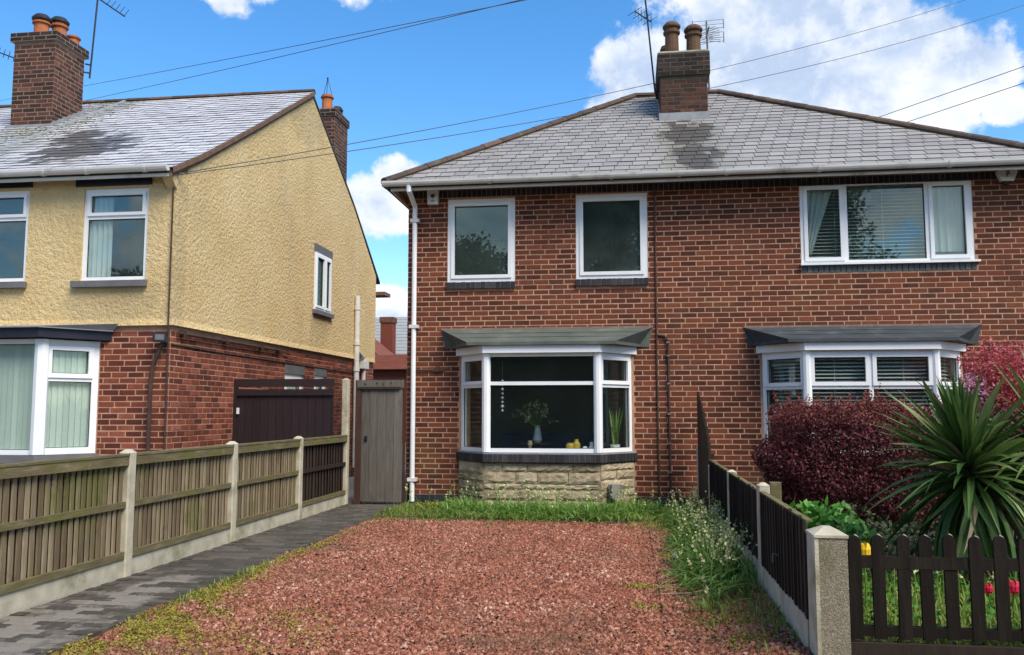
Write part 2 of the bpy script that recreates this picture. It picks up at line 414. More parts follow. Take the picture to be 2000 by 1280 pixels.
M['glass'] = glass_mat('window_glass', (.90, .95, .94), .04, .007)
M['glass_clear'] = glass_mat('clear_window_glass', (.92, .95, .94), .0)
M['glass_mid'] = glass_mat('reflective_window_glass', (.86, .92, .90), .13, .02)
M['glass_up'] = glass_mat('coated_window_glass', (.62, .70, .68), .42, .06)


# ------------------------------------------------------------------ mesh helpers
def origin_of(p):
    v = Vector((0, 0, 0))
    while p is not None:
        v += p.location
        p = p.parent
    return v


def link(name, me, mat, parent=None, loc=None):
    o = bpy.data.objects.new(name, me)
    if mat is not None and not me.materials:
        me.materials.append(mat)
    if parent is not None:
        o.parent = parent
    if loc is not None:
        o.location = Vector(loc) - origin_of(parent)
    COL.objects.link(o)
    return o


def tag(o, label=None, cat=None, group=None, kind=None):
    for k, v in (('label', label), ('category', cat), ('group', group), ('kind', kind)):
        if v:
            o[k] = v
    return o


def thing(name, label, cat, loc, group=None):
    o = bpy.data.objects.new(name, None)
    o.location = loc
    o.empty_display_size = .2
    COL.objects.link(o)
    return tag(o, label, cat, group)


class MB:
    def __init__(s):
        s.v = []
        s.f = []

    def add(s, vs, fs):
        k = len(s.v)
        s.v += [tuple(x) for x in vs]
        s.f += [tuple(i + k for i in f) for f in fs]
        return s

    def box(s, x0, x1, y0, y1, z0, z1):
        return s.add([(x0, y0, z0), (x1, y0, z0), (x1, y1, z0), (x0, y1, z0), (x0, y0, z1), (x1, y0, z1), (x1, y1, z1), (x0, y1, z1)],
                     [(3, 2, 1, 0), (4, 5, 6, 7), (0, 1, 5, 4), (1, 2, 6, 5), (2, 3, 7, 6), (3, 0, 4, 7)])

    def obox(s, o, u, v, w, a, b, c):
        """box in the frame o + u,v,w"""
        o, u, v, w = Vector(o), Vector(u), Vector(v), Vector(w)
        P = [o + u * a[i] + v * b[j] + w * c[k] for k in (0, 1) for i, j in ((0, 0), (1, 0), (1, 1), (0, 1))]
        fs = [(3, 2, 1, 0), (4, 5, 6, 7), (0, 1, 5, 4), (1, 2, 6, 5), (2, 3, 7, 6), (3, 0, 4, 7)]
        if u.cross(v).dot(w) < 0:
            fs = [f[::-1] for f in fs]
        return s.add(P, fs)

    def prism(s, poly, d):
        """polygon extruded by the vector d"""
        d = Vector(d)
        n = len(poly)
        P = [Vector(p) for p in poly]
        P += [p + d for p in P]
        fs = [tuple(range(n))[::-1], tuple(range(n, 2 * n))] + [(i, (i + 1) % n, n + (i + 1) % n, n + i) for i in range(n)]
        return s.add(P, fs)

    def tube(s, pts, r, n=8, caps=True):
        pts = [Vector(p) for p in pts]
        rs = r if isinstance(r, (list, tuple)) else [r] * len(pts)
        rings = []
        prev = None
        for i, p in enumerate(pts):
            t = (pts[min(i + 1, len(pts) - 1)] - pts[max(i - 1, 0)]).normalized()
            if prev is None:
                a = t.orthogonal().normalized()
            else:
                a = (prev - t * prev.dot(t)).normalized()
            prev = a
            bb = t.cross(a)
            rings.append([p + (a * math.cos(2 * math.pi * k / n) + bb * math.sin(2 * math.pi * k / n)) * rs[i] for k in range(n)])
        vs = [q for rg in rings for q in rg]
        fs = [(i * n + k, i * n + (k + 1) % n, (i + 1) * n + (k + 1) % n, (i + 1) * n + k) for i in range(len(pts) - 1) for k in range(n)]
        if caps:
            fs += [tuple(range(n))[::-1], tuple((len(pts) - 1) * n + k for k in range(n))]
        return s.add(vs, fs)

    def lathe(s, prof, c, n=14):
        c = Vector(c)
        vs = [c + Vector((r * math.cos(2 * math.pi * k / n), r * math.sin(2 * math.pi * k / n), z)) for r, z in prof for k in range(n)]
        fs = [(i * n + k, i * n + (k + 1) % n, (i + 1) * n + (k + 1) % n, (i + 1) * n + k) for i in range(len(prof) - 1) for k in range(n)]
        if prof[0][0] > 1e-4:
            fs.append(tuple(range(n))[::-1])
        if prof[-1][0] > 1e-4:
            fs.append(tuple((len(prof) - 1) * n + k for k in range(n)))
        return s.add(vs, fs)

    def build(s, name, mat, parent=None, origin=None, smooth=False, kind=None, label=None):
        off = origin_of(parent) + (Vector(origin) - origin_of(parent) if origin is not None else Vector((0, 0, 0)))
        me = bpy.data.meshes.new(name)
        me.from_pydata([(x - off.x, y - off.y, z - off.z) for x, y, z in s.v], [], s.f)
        if smooth:
            me.polygons.foreach_set('use_smooth', [True] * len(me.polygons))
        o = link(name, me, mat, parent, off)
        if kind:
            o['kind'] = kind
        if label:
            o['label'] = label
        return o


def np_mesh(name, V, F, mat, parent=None, kind=None, smooth=False):
    off = np.array(origin_of(parent))
    V = np.asarray(V, np.float32) - off.astype(np.float32)
    F = np.asarray(F, np.int32)
    me = bpy.data.meshes.new(name)
    k = F.shape[1]
    me.vertices.add(len(V))
    me.vertices.foreach_set('co', V.ravel())
    me.loops.add(F.size)
    me.loops.foreach_set('vertex_index', F.ravel())
    me.polygons.add(len(F))
    me.polygons.foreach_set('loop_start', np.arange(0, F.size, k, dtype=np.int32))
    me.polygons.foreach_set('loop_total', np.full(len(F), k, np.int32))
    if smooth:
        me.polygons.foreach_set('use_smooth', np.ones(len(F), bool))
    me.update(calc_edges=True)
    me.validate()
    o = link(name, me, mat, parent, tuple(off) if parent is not None else None)
    if kind:
        o['kind'] = kind
    return o


def leaf_cloud(P, size, flat=0.0, ratio=.55, up=None):
    """one folded diamond leaf at every point"""
    n = len(P)
    a = rng.normal(size=(n, 3))
    if up is not None:
        a = a * (1 - flat) + np.asarray(up) * flat * 1.5
    a /= np.linalg.norm(a, axis=1)[:, None]                   # leaf normal
    t = np.cross(a, rng.normal(size=(n, 3)))
    t /= np.linalg.norm(t, axis=1)[:, None] + 1e-9
    bq = np.cross(a, t)
    s = (size * rng.uniform(.6, 1.35, n))[:, None]
    V = np.stack([P - t * s * .5, P + bq * s * ratio * .5 - a * s * .08, P + t * s * .5, P - bq * s * ratio * .5 - a * s * .08], 1).reshape(-1, 3)
    F = np.arange(4 * n).reshape(n, 4)
    F = np.concatenate([F[:, [0, 1, 2]], F[:, [0, 2, 3]]])
    return V, F


def strips(B, az, lean, L, w, droop, seg=4):
    """arching strap leaves: B base points; tapering ribbons"""
    n = len(B)
    t = np.linspace(0, 1, seg + 1)[None, :, None]
    h = np.stack([np.cos(az), np.sin(az), np.zeros(n)], 1)[:, None, :]
    z = np.array([0, 0, 1.0])[None, None, :]
    L_ = L[:, None, None]
    sl, cl = np.sin(lean)[:, None, None], np.cos(lean)[:, None, None]
    dr = droop[:, None, None]
    C = B[:, None, :] + h * L_ * (sl * t + .35 * dr * t * t) + z * L_ * (cl * t - .75 * dr * t * t)
    side = np.stack([-np.sin(az), np.cos(az), np.zeros(n)], 1)[:, None, :]
    wd = w[:, None, None] * (1 - t ** 2.2 * .94) * .5
    V = np.stack([C - side * wd, C + side * wd], 2).reshape(-1, 3)
    k = (seg + 1) * 2
    q = np.array([[2 * i, 2 * i + 1, 2 * i + 3, 2 * i + 2] for i in range(seg)])
    F = (np.arange(n)[:, None, None] * k + q[None]).reshape(-1, 4)
    return V, F


# ------------------------------------------------------------------ pieces shared by walls and roofs
def piece_mesh(name, L, D_, H, mat, jitter=.0015, ch=.004):
    """a brick: box with a chamfered front (front looks to -Y), centre of its front at the origin"""
    x, z = L / 2, H / 2
    j = lambda: random.uniform(-jitter, jitter)
    fr = [(-x + ch + j(), j(), -z + ch + j()), (x - ch + j(), j(), -z + ch + j()), (x - ch + j(), j(), z - ch + j()), (-x + ch + j(), j(), z - ch + j())]
    md = [(-x, ch, -z), (x, ch, -z), (x, ch, z), (-x, ch, z)]
    bk = [(-x, D_, -z), (x, D_, -z), (x, D_, z), (-x, D_, z)]
    fs = [(0, 1, 2, 3)]
    for a, bq in ((0, 4), (4, 8)):
        fs += [(a + (i + 1) % 4, a + i, bq + i, bq + (i + 1) % 4) for i in range(4)]
    me = bpy.data.meshes.new(name)
    me.from_pydata(fr + md + bk, [], fs)
    me.materials.append(mat)
    return me


BR = {}


def brick_variants(key):
    if key not in BR:
        BR[key] = [piece_mesh('brick', .2125, .04, .0625, M[key]) for _ in range(5)]
    return BR[key]


CAMP = Vector(cam.location)


def lay_bricks(wall, key, o, u, length, z0, z1, openings, n_single, seen=None, name='brick', offset=0.0):
    """stretcher-bond bricks over a wall face: o start, u direction (unit), openings (u0,u1,z0,z1). The n_single that show largest are
    objects of their own, the rest one part."""
    o, u = Vector(o), Vector(u)
    nrm = Vector((u.y, -u.x, 0))
    rot = math.atan2(u.y, u.x)
    rects = []
    c = 0
    z = z0
    while z + .0655 < z1 + .005:
        x = -(.1125 if c % 2 else 0) - offset
        if c % 7 == 5:
            x -= .056
        while x < length:
            a, bb = max(x, 0), min(x + .215, length)
            x += .225
            if bb - a < .03:
                continue
            parts = [(a, bb)]
            for (p, q, r0, r1) in openings:
                if z + .05 > r0 and z + .015 < r1:
                    nw = []
                    for (s0, s1) in parts:
                        if q <= s0 or p >= s1:
                            nw.append((s0, s1))
                        else:
                            if p - s0 > .03: nw.append((s0, p - .004))
                            if s1 - q > .03: nw.append((q + .004, s1))
                    parts = nw
            rects += [(s0, s1, z, bb - a) for s0, s1 in parts]
        z += .075
        c += 1
    full, rest = [], []
    for (a, bb, z, _) in rects:
        mid = o + u * ((a + bb) / 2) + Vector((0, 0, z + .033 - o.z))
        if abs(bb - a - .215) < 1e-4 and (seen is None or seen(mid)):
            full.append(((mid - CAMP).length / max(abs(nrm.dot((mid - CAMP).normalized())), .05), a, bb, z, mid))
        else:
            rest.append((a, bb, z, mid))
    full.sort(key=lambda q: q[0])
    vs = brick_variants(key)
    for q in full[:n_single]:
        ob = link(name, random.choice(vs), None, wall, q[4] + nrm * random.uniform(.0015, .0045))
        ob.rotation_euler = (0, 0, rot)
    rest += [q[1:] for q in full[n_single:]]
    if rest:
        mb = MB()
        W3 = Vector((0, 0, 1))
        for (a, bb, z, mid) in rest:
            d = random.uniform(.0015, .0045)
            h = (bb - a) / 2 - .00125
            ch = .004
            p0 = mid
            A = [p0 + u * sx * (h - ch) + W3 * sz * (.03125 - ch) + nrm * d for sx, sz in ((-1, -1), (1, -1), (1, 1), (-1, 1))]
            B_ = [p0 + u * sx * h + W3 * sz * .03125 + nrm * (d - ch) for sx, sz in ((-1, -1), (1, -1), (1, 1), (-1, 1))]
            C_ = [p - nrm * .03 for p in B_]
            mb.add(A + B_ + C_, [(0, 1, 2, 3)] + [(a0 + (i + 1) % 4, a0 + i, b0 + i, b0 + (i + 1) % 4) for a0, b0 in ((0, 4), (4, 8)) for i in range(4)])
        mb.build('brickwork', M[key], wall, kind='stuff')


def wall_with_openings(mb, o, u, length, z0, z1, thick, openings):
    """shell of a wall, front on the line o + u; cut at its openings"""
    o, u = Vector(o), Vector(u)
    nin = Vector((-u.y, u.x, 0))
    us = sorted({0, length, *[q for op in openings for q in op[:2]]})
    zs = sorted({z0, z1, *[q for op in openings for q in op[2:]]})
    us = [q for q in us if 0 <= q <= length]
    zs = [q for q in zs if z0 <= q <= z1]
    for a, bb in zip(us, us[1:]):
        for c, d in zip(zs, zs[1:]):
            m_ = ((a + bb) / 2, (c + d) / 2)
            if any(p < m_[0] < q and r < m_[1] < t for p, q, r, t in openings):
                continue
            mb.obox((o.x, o.y, 0), u, nin, (0, 0, 1), (a, bb), (0, thick), (c, d))


def window(parent, p0, p1, z0, z1, cols, fw=.06, glass='glass', d_out=.01, depth=.07, sash=.045, name='window', mull=.05, end=(1, 1)):
    """cols = [(width share, [(height share, opens?), ...] bottom to top)]; p0 to p1 left to right, outside on the right-hand side of p0->p1... (-Y for +X)"""
    p0, p1 = Vector((*p0, 0)), Vector((*p1, 0))
    u = (p1 - p0).normalized()
    L = (p1 - p0).length
    nrm = Vector((u.y, -u.x, 0))
    W3 = Vector((0, 0, 1))
    fr = MB()
    ob = lambda mb, a, b_, c: mb.obox(p0, u, nrm, W3, a, b_, c)
    dd = (d_out - depth, d_out)
    fl, frr = fw * end[0], fw * end[1]
    ob(fr, (0, L), dd, (z0, z0 + fw)); ob(fr, (0, L), dd, (z1 - fw, z1))
    if fl: ob(fr, (0, fl), dd, (z0 + fw, z1 - fw))
    if frr: ob(fr, (L - frr, L), dd, (z0 + fw, z1 - fw))
    cells = []
    x = fl
    tot = L - fl - frr - mull * (len(cols) - 1)
    for ci, (ws, rows) in enumerate(cols):
        x1 = x + tot * ws
        if ci < len(cols) - 1:
            ob(fr, (x1, x1 + mull), (dd[0] + .002, dd[1] - .002), (z0 + fw, z1 - fw))
        z = z0 + fw
        toth = z1 - z0 - 2 * fw - mull * (len(rows) - 1)
        for ri, (hsh, opens) in enumerate(rows):
            zz = z + toth * hsh
            if ri < len(rows) - 1:
                ob(fr, (x, x1), (dd[0] + .003, dd[1] - .003), (zz, zz + mull))
            cells.append((x, x1, z, zz, opens))
            z = zz + mull
        x = x1 + mull
    wn = fr.build(name, M['upvc'], parent, origin=(p0 + p1) / 2 + W3 * z0)
    for (a, bb, c, d, opens) in cells:
        if opens:
            sm = MB()
            sd = (d_out - .05, d_out + .018)
            e = .006
            ob(sm, (a - e, bb + e), sd, (c - e, c + sash)); ob(sm, (a - e, bb + e), sd, (d - sash, d + e))
            ob(sm, (a - e, a + sash), sd, (c + sash, d - sash)); ob(sm, (bb - sash, bb + e), sd, (c + sash, d - sash))
            sm.build('sash', M['upvc'], wn)
            q = sash
        else:
            gm = MB()                                          # dark glazing gasket
            q = 0
        pm = MB()
        A = [p0 + u * uu + nrm * (d_out - .03) + W3 * zz for uu, zz in ((a + q, c + q), (bb - q, c + q), (bb - q, d - q), (a + q, d - q))]
        pm.prism(A, nrm * -.006)
        pm.build('pane', M[glass], wn)
        gk = MB()
        gd = (d_out - .0295, d_out - .018)
        g = .007
        ob(gk, (a + q, bb - q), gd, (c + q, c + q + g)); ob(gk, (a + q, bb - q), gd, (d - q - g, d - q))
        ob(gk, (a + q, a + q + g), gd, (c + q + g, d - q - g)); ob(gk, (bb - q - g, bb - q), gd, (c + q + g, d - q - g))
        gk.build('gasket', M['black_metal'], wn)
    return wn


def venetian(parent, p0, p1, z0, z1, pitch=.045, tilt=.35, mat='blind'):
    """slatted blind hanging just inside a window"""
    p0, p1 = Vector((*p0, 0)), Vector((*p1, 0))
    u = (p1 - p0).normalized(); L = (p1 - p0).length
    nin = Vector((-u.y, u.x, 0))
    mb = MB()
    z = z0
    v = (nin * math.cos(tilt) + Vector((0, 0, 1)) * math.sin(tilt))
    wv_ = v.cross(u) * -1
    while z < z1:
        mb.obox(p0 + Vector((0, 0, z)), u, v, wv_, (0, L), (0, .04), (0, .002))
        z += pitch
    for k in (.2, .5, .8):
        mb.obox(p0, u, nin, (0, 0, 1), (L * k, L * k + .006), (-.003, -.001), (z0, z1))
    return mb.build('blind', M[mat], parent, kind='stuff')


def soldier_row(parent, name, o, u, length, z0, z1, out, depth, mat, step=.075, kind='stuff', tilt=0.0):
    o, u = Vector(o), Vector(u)
    nrm = Vector((u.y, -u.x, 0))
    mb = MB()
    n = max(1, round(length / step))
    st = length / n
    for k in range(n):
        d = out + random.uniform(-.003, .003)
        mb.obox(o, u, nrm, (0, 0, 1), (k * st + .005, (k + 1) * st - .005), (-depth, d), (z0, z1 + random.uniform(-.002, .002)))
    mb2 = MB()
    mb2.obox(o, u, nrm, (0, 0, 1), (.003, length - .003), (-depth + .002, out - .008), (z0 + .004, z1 - .006))
    p = mb2.build(name, M['mortar_grey'], parent)
    mb.build('header_brick', M[mat], p, kind='stuff')
    return p


def chimney_stack(parent, x0, x1, y0, y1, zb, zt, key, cap_h, cap_out, cap_key=None, mortar='mortar_grey', stepped=0):
    ch = MB().box(x0, x1, y0, y1, zb, zt)
    cz = zt - cap_h
    ch.box(x0 - cap_out, x1 + cap_out, y0 - cap_out, y1 + cap_out, cz, zt)
    c = ch.build('chimney', M[mortar], parent, origin=((x0 + x1) / 2, (y0 + y1) / 2, zb))
    for (o, u, L) in (((x0, y0, 0), (1, 0, 0), x1 - x0), ((x1, y0, 0), (0, 1, 0), y1 - y0), ((x0, y1, 0), (0, -1, 0), y1 - y0)):
        lay_bricks(c, key, (o[0], o[1], zb), u, L, zb + .01, cz - .005, [], 0)
    e = cap_out
    for (o, u, L) in (((x0 - e, y0 - e, 0), (1, 0, 0), x1 - x0 + 2 * e), ((x1 + e, y0 - e, 0), (0, 1, 0), y1 - y0 + 2 * e), ((x0 - e, y1 + e, 0), (0, -1, 0), y1 - y0 + 2 * e)):
        lay_bricks(c, cap_key or key, (o[0], o[1], cz), u, L, cz + .006, zt, [], 0)
    return c


def pot(parent, c, r, h, mat, cowl=False, flare=1.12):
    prof = [(r * 1.08, 0), (r * 1.05, h * .08), (r * .93, h * .12), (r * .88, h * .78), (r * flare, h * .82), (r * flare, h * .9), (r * .95, h * .93), (r * .95, h), (r * .72, h), (r * .70, h * .6)]
    o = MB().lathe(prof, c).build('chimney_pot', M[mat], parent, origin=c, smooth=False)
    if cowl:
        MB().lathe([(r * 1.05, h + .0), (r * 1.2, h + .02), (r * 1.2, h + .05), (r * .8, h + .11), (0.0001, h + .13)], c).build('cowl', M['black_metal'] if cowl == 1 else M[mat], parent)
    return o


def slates(roof, rows, mat, n_single, width=.25, seen=None):
    """rows = list of (x0, x1, lower point (y,z), upper point (y,z)); lapped slates with their lower edges proud"""
    cand, rest = [], []
    for k, (x0, x1, lo, hi) in enumerate(rows):
        x = x0 - (width / 2 if k % 2 else 0)
        while x < x1:
            a, bb = max(x, x0), min(x + width - .008, x1)
            x += width
            if bb - a < .02:
                continue
            (cand if abs(bb - a - width + .008) < 1e-4 else rest).append((a, bb, lo, hi))
    cand.sort(key=lambda q: (Vector(((q[0] + q[1]) / 2, *q[2])) - CAMP).length if (seen is None or seen(q)) else 999)
    th = .017

    def geo(a, bb, lo, hi):
        L = math.hypot(hi[0] - lo[0], hi[1] - lo[1])
        t = Vector((0, (hi[0] - lo[0]) / L, (hi[1] - lo[1]) / L))
        nn = Vector((0, -t.z, t.y))
        return t, nn, L
    protos = {}
    for q in cand[:n_single]:
        a, bb, lo, hi = q
        t, nn, L = geo(*q)
        key = (round(t.y, 2), round(L, 3), random.randrange(3))
        base = Vector(((a + bb) / 2, lo[0], lo[1]))
        if key not in protos:
            j = lambda: random.uniform(-.003, .003)
            mb = MB()
            h = (bb - a) / 2
            mb.obox((0, 0, 0), (1, 0, 0), (t + nn * -.05 + Vector((j() * .6, 0, 0))).normalized(), nn, (-h, h), (-.012 + j(), L + .03), (.012 + j() * .6, .012 + th))
            me = bpy.data.meshes.new('slate')
            me.from_pydata(mb.v, [], mb.f)
            me.materials.append(M[mat])
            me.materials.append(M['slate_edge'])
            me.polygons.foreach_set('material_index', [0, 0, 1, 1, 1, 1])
            protos[key] = me
        link('slate', protos[key], None, roof, base + nn * random.uniform(-.002, .004) - t * (random.uniform(.015, .04) if random.random() < .05 else random.uniform(-.003, .004)))
    mb = MB()
    for q in cand[n_single:] + rest:
        a, bb, lo, hi = q
        t, nn, L = geo(*q)
        d = random.uniform(-.002, .003)
        mb.obox(((a + bb) / 2, lo[0], lo[1]), (1, 0, 0), (t - nn * .05).normalized(), nn, (-(bb - a) / 2, (bb - a) / 2), (-.012 + random.uniform(-.004, .004), L + .03), (.012 + d, .012 + d + th))
    sc_ = mb.build('slate_courses', M[mat], roof, kind='stuff')
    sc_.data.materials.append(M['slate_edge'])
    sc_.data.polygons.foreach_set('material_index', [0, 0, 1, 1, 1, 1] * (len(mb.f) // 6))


def ridge_row(parent, p, q, step, r=.11, mat='ridge', name='ridge_tile'):
    p, q = Vector(p), Vector(q)
    L = (q - p).length
    t = (q - p) / L
    n = max(1, round(L / step))
    side = t.cross(Vector((0, 0, 1))).normalized()
    upv = side.cross(t)
    MB().tube([p - upv * .025, q - upv * .025], r * .86, 8).build('mortar_bed', M['mortar_soot'], parent)
    for k in range(n):
        a = p + t * (L * k / n)
        e = p + t * (L * (k + 1) / n + .02)
        mb = MB()
        seg = 7
        for j in range(seg):
            pass
        ring = lambda c, rr: [c + side * rr * math.cos(math.pi * i / (seg - 1)) + upv * rr * .75 * math.sin(math.pi * i / (seg - 1)) for i in range(seg)]
        r0, r1 = r * random.uniform(.98, 1.04), r * .93
        A, B_ = ring(a, r0), ring(e, r1)
        A2, B2 = ring(a, r0 - .02), ring(e, r1 - .02)
        vs = A + B_ + A2 + B2
        fs = [(i, i + 1, seg + i + 1, seg + i) for i in range(seg - 1)] + [(i + 1, i, 2 * seg + i, 2 * seg + i + 1) for i in range(seg - 1)] + [(seg + i, seg + i + 1, 3 * seg + i + 1, 3 * seg + i) for i in range(seg - 1)]
        mb.add(vs, fs)
        mb.build(name, M[mat], parent, origin=a)


# ================================================================== SETTING: ground, path, driveway, road
def sheet(name, x0, x1, y0, y1, z, mat, nx=1, ny=1, hf=None):
    xs, ys = np.linspace(x0, x1, nx + 1), np.linspace(y0, y1, ny + 1)
    X, Y = np.meshgrid(xs, ys)
    Z = np.full_like(X, z) if hf is None else z + hf(X, Y)
    V = np.stack([X, Y, Z], -1).reshape(-1, 3)
    k = nx + 1
    F = np.array([[j * k + i, j * k + i + 1, (j + 1) * k + i + 1, (j + 1) * k + i] for j in range(ny) for i in range(nx)])
    return np_mesh(name, V, F, M[mat], kind='structure', smooth=True)


def sm(t):
    t = np.clip(t, 0, 1)
    return t * t * (3 - 2 * t)


def bank(X, Y):
    """the soil heaped along the right-hand fence"""
    return .12 * sm((X - .42) / .42) * sm((-Y - .2) / 1.6) + .012 * np.sin(X * 9 + Y * 5) * np.cos(Y * 7) + .012


sheet('ground', -600, 600, -600, 900, -.02, 'soil')
sheet('road', -60, 60, -19, -12.2, -.10 + .084, 'asphalt')
sheet('pavement', -60, 60, -12.2, -9.4, .012, 'pavement')
path = sheet('path', -4.2, -3.29, -9.4, 0, -.012, 'soil')
drive = sheet('driveway', -3.29, .95, -9.4, -1.2, -.004, 'chip', 60, 90,
              lambda X, Y: .008 * np.sin(X * 7 + 1.3 * Y) * np.cos(Y * 5 - X * 2))
bed = sheet('flower_bed', -3.29, .20, -1.75, 0, .006, 'soil', 40, 20, lambda X, Y: .035 * sm((Y + 1.75) / .5) + .008 * np.sin(X * 13) * np.cos(Y * 11))
side_bed = sheet('soil_bank', .20, .93, -9.4, 0, .004, 'soil', 14, 120, bank)
sheet('front_garden', .97, 9, -9.4, 0, .13, 'soil', 40, 40, lambda X, Y: .03 * np.sin(X * 3) * np.cos(Y * 2.3))
sheet('neighbour_driveway', -14, -4.25, -9.4, 9, .004, 'pavement')
sheet('passage', -5.7, -3.3, .05, 14, .008, 'pavement')

# ---- path pavers
pv = []
rows = int(9.4 / .102)
for j in range(rows):
    y = -.05 - j * .102
    x = -4.16 - (.1 if j % 2 else 0)
    while x < -3.32:
        a, b_ = max(x, -4.16), min(x + .2, -3.29)
        x += .204
        if b_ - a > .04:
            pv.append((a, b_, y))
protos = []
for k in range(4):
    h = .097
    e = .010
    mb = MB()
    zt = .012
    j = lambda: random.uniform(-.002, .002)
    top = [(-h + e, -.047 + e, zt + j()), (h - e, -.047 + e, zt + j()), (h - e, .047 - e, zt + j()), (-h + e, .047 - e, zt + j())]
    md = [(-h + .001, -.046, zt - e), (h - .001, -.046, zt - e), (h - .001, .046, zt - e), (-h + .001, .046, zt - e)]
    bt = [(p[0], p[1], -.03) for p in md]
    me = bpy.data.meshes.new('paver')
    me.from_pydata(top + md + bt, [], [(0, 1, 2, 3)] + [(a0 + (i + 1) % 4, a0 + i, b0 + i, b0 + (i + 1) % 4) for a0, b0 in ((0, 4), (4, 8)) for i in range(4)])
    me.materials.append(M['paver'])
    protos.append(me)
full = [q for q in pv if abs(q[1] - q[0] - .2) < 1e-3 and -7.9 < q[2]]
full.sort(key=lambda q: q[2])
single = set(full[:300])
mb = MB()
for q in pv:
    if q in single:
        o = link('paver', random.choice(protos), None, path, ((q[0] + q[1]) / 2, q[2], random.uniform(-.003, .003)))
        o.rotation_euler = (random.uniform(-.012, .012), random.uniform(-.012, .012), random.uniform(-.01, .01))
    else:
        z = .012 + random.uniform(-.003, .003)
        mb.box(q[0] + .004, q[1] - .004, q[2] - .046, q[2] + .046, -.02, z)
mb.build('pavers', M['paver'], path, kind='stuff')


# ---- red stone chippings
def in_drive(x, y):
    left = -3.27 + .05 * np.sin(y * 3.1) + .04 * np.sin(y * 7.7 + 1)
    right = .38 + .06 * np.sin(y * 1.7) + .05 * np.sin(y * 4.9 + 2) + .45 * sm((-y - 4.2) / 2.8)
    back = -1.72 + .07 * np.sin(x * 3.3) + .05 * np.sin(x * 8.1)
    return (x > left) & (x < right + rng.normal(0, .06, x.shape)) & (y < back + rng.normal(0, .05, x.shape))


N = 135000
y = -1.5 - (rng.random(N) ** .85) * 6.9
x = rng.uniform(-3.32, .95, N)
k = in_drive(x, y)
x, y = x[k], y[k]
n = len(x)
base = np.array([[1, 0, 0], [-.5, .87, 0], [-.5, -.87, 0], [.25, .4, .75], [-.3, -.1, .85], [.2, -.45, .7]])
sz = rng.gamma(5, .0021, n).clip(.005, .024)
V = base[None] * rng.uniform(.6, 1.3, (n, 6, 3)) * sz[:, None, None]
a = rng.uniform(0, 6.28, n)
ca, sa = np.cos(a)[:, None], np.sin(a)[:, None]
V = np.stack([V[..., 0] * ca - V[..., 1] * sa, V[..., 0] * sa + V[..., 1] * ca, V[..., 2] * .8], -1)
tl = rng.normal(0, .35, (n, 2))
V[..., 2] += V[..., 0] * tl[:, :1] + V[..., 1] * tl[:, 1:]
V += np.stack([x, y, rng.uniform(0.0, .008, n) + np.where(x > .2, bank(x, y) + .002, 0)], -1)[:, None]
Ft = np.array([[3, 4, 5], [0, 1, 3], [1, 4, 3], [1, 2, 4], [2, 5, 4], [2, 0, 5], [0, 3, 5]])
F = (np.arange(n)[:, None, None] * 6 + Ft[None]).reshape(-1, 3)
np_mesh('gravel', V.reshape(-1, 3), F, M['chip'], kind='stuff')

# ---- moss and low weeds along the edges of the drive
pts = []
def patch(cx, cy, rx, ry, n_, zf=.012):
    q = rng.normal(size=(n_, 2)) * .5
    p = np.stack([cx + q[:, 0] * rx, cy + q[:, 1] * ry, np.full(n_, zf)], 1)
    p[:, 2] += np.abs(rng.normal(0, .008, n_))
    pts.append(p)
for cx, cy, rx, ry, n_ in [(-3.08, -6.9, .20, 1.2, 5600), (-2.85, -7.4, .32, .6, 3600), (-3.2, -5.6, .12, 1.4, 2400), (-3.15, -3.6, .12, 1.8, 1500), (-2.2, -7.6, .5, .5, 1200),
                           (-2.2, -7.0, .3, .4, 500), (-3.1, -7.8, .3, .5, 1500), (-2.9, -1.8, .4, .2, 700), (-1.2, -1.78, 1.6, .10, 1500), (.35, -1.9, .35, .45, 1800), (.3, -4.2, .18, .25, 600), (.58, -6.8, .25, .4, 1100), (.05, -5.6, .2, .12, 350),
                           (.66, -7.3, .2, .3, 700), (.1, -6.3, .15, .15, 250)]:
    patch(cx, cy, rx, ry, n_)
P = np.concatenate(pts)
P[:, 2] += np.where(P[:, 0] > .2, bank(P[:, 0], P[:, 1]), 0)
P = P[(P[:, 0] > -3.29) & (P[:, 0] < .9)]
P = P[np.sin(P[:, 0] * 9 + P[:, 1] * 2.2) * np.sin(P[:, 1] * 5.3 - P[:, 0] * 3) + .6 * np.sin(P[:, 1] * 13 + P[:, 0] * 17) + rng.normal(0, .35, len(P)) > -.28]
V, F = leaf_cloud(P, .017, .5, .7, up=(0, 0, 1))
np_mesh('moss', V, F, M['moss'], kind='stuff')


def blades(name, P, L, w, mat, lean=.5, droop=.4, seg=3):
    n_ = len(P)
    V, F = strips(P, rng.uniform(0, 6.28, n_), np.abs(rng.normal(0, lean, n_)), L * rng.uniform(.5, 1.3, n_), w * rng.uniform(.7, 1.3, n_), droop * rng.uniform(.4, 1.5, n_), seg)
    return np_mesh(name, V, F, M[mat], kind='stuff')


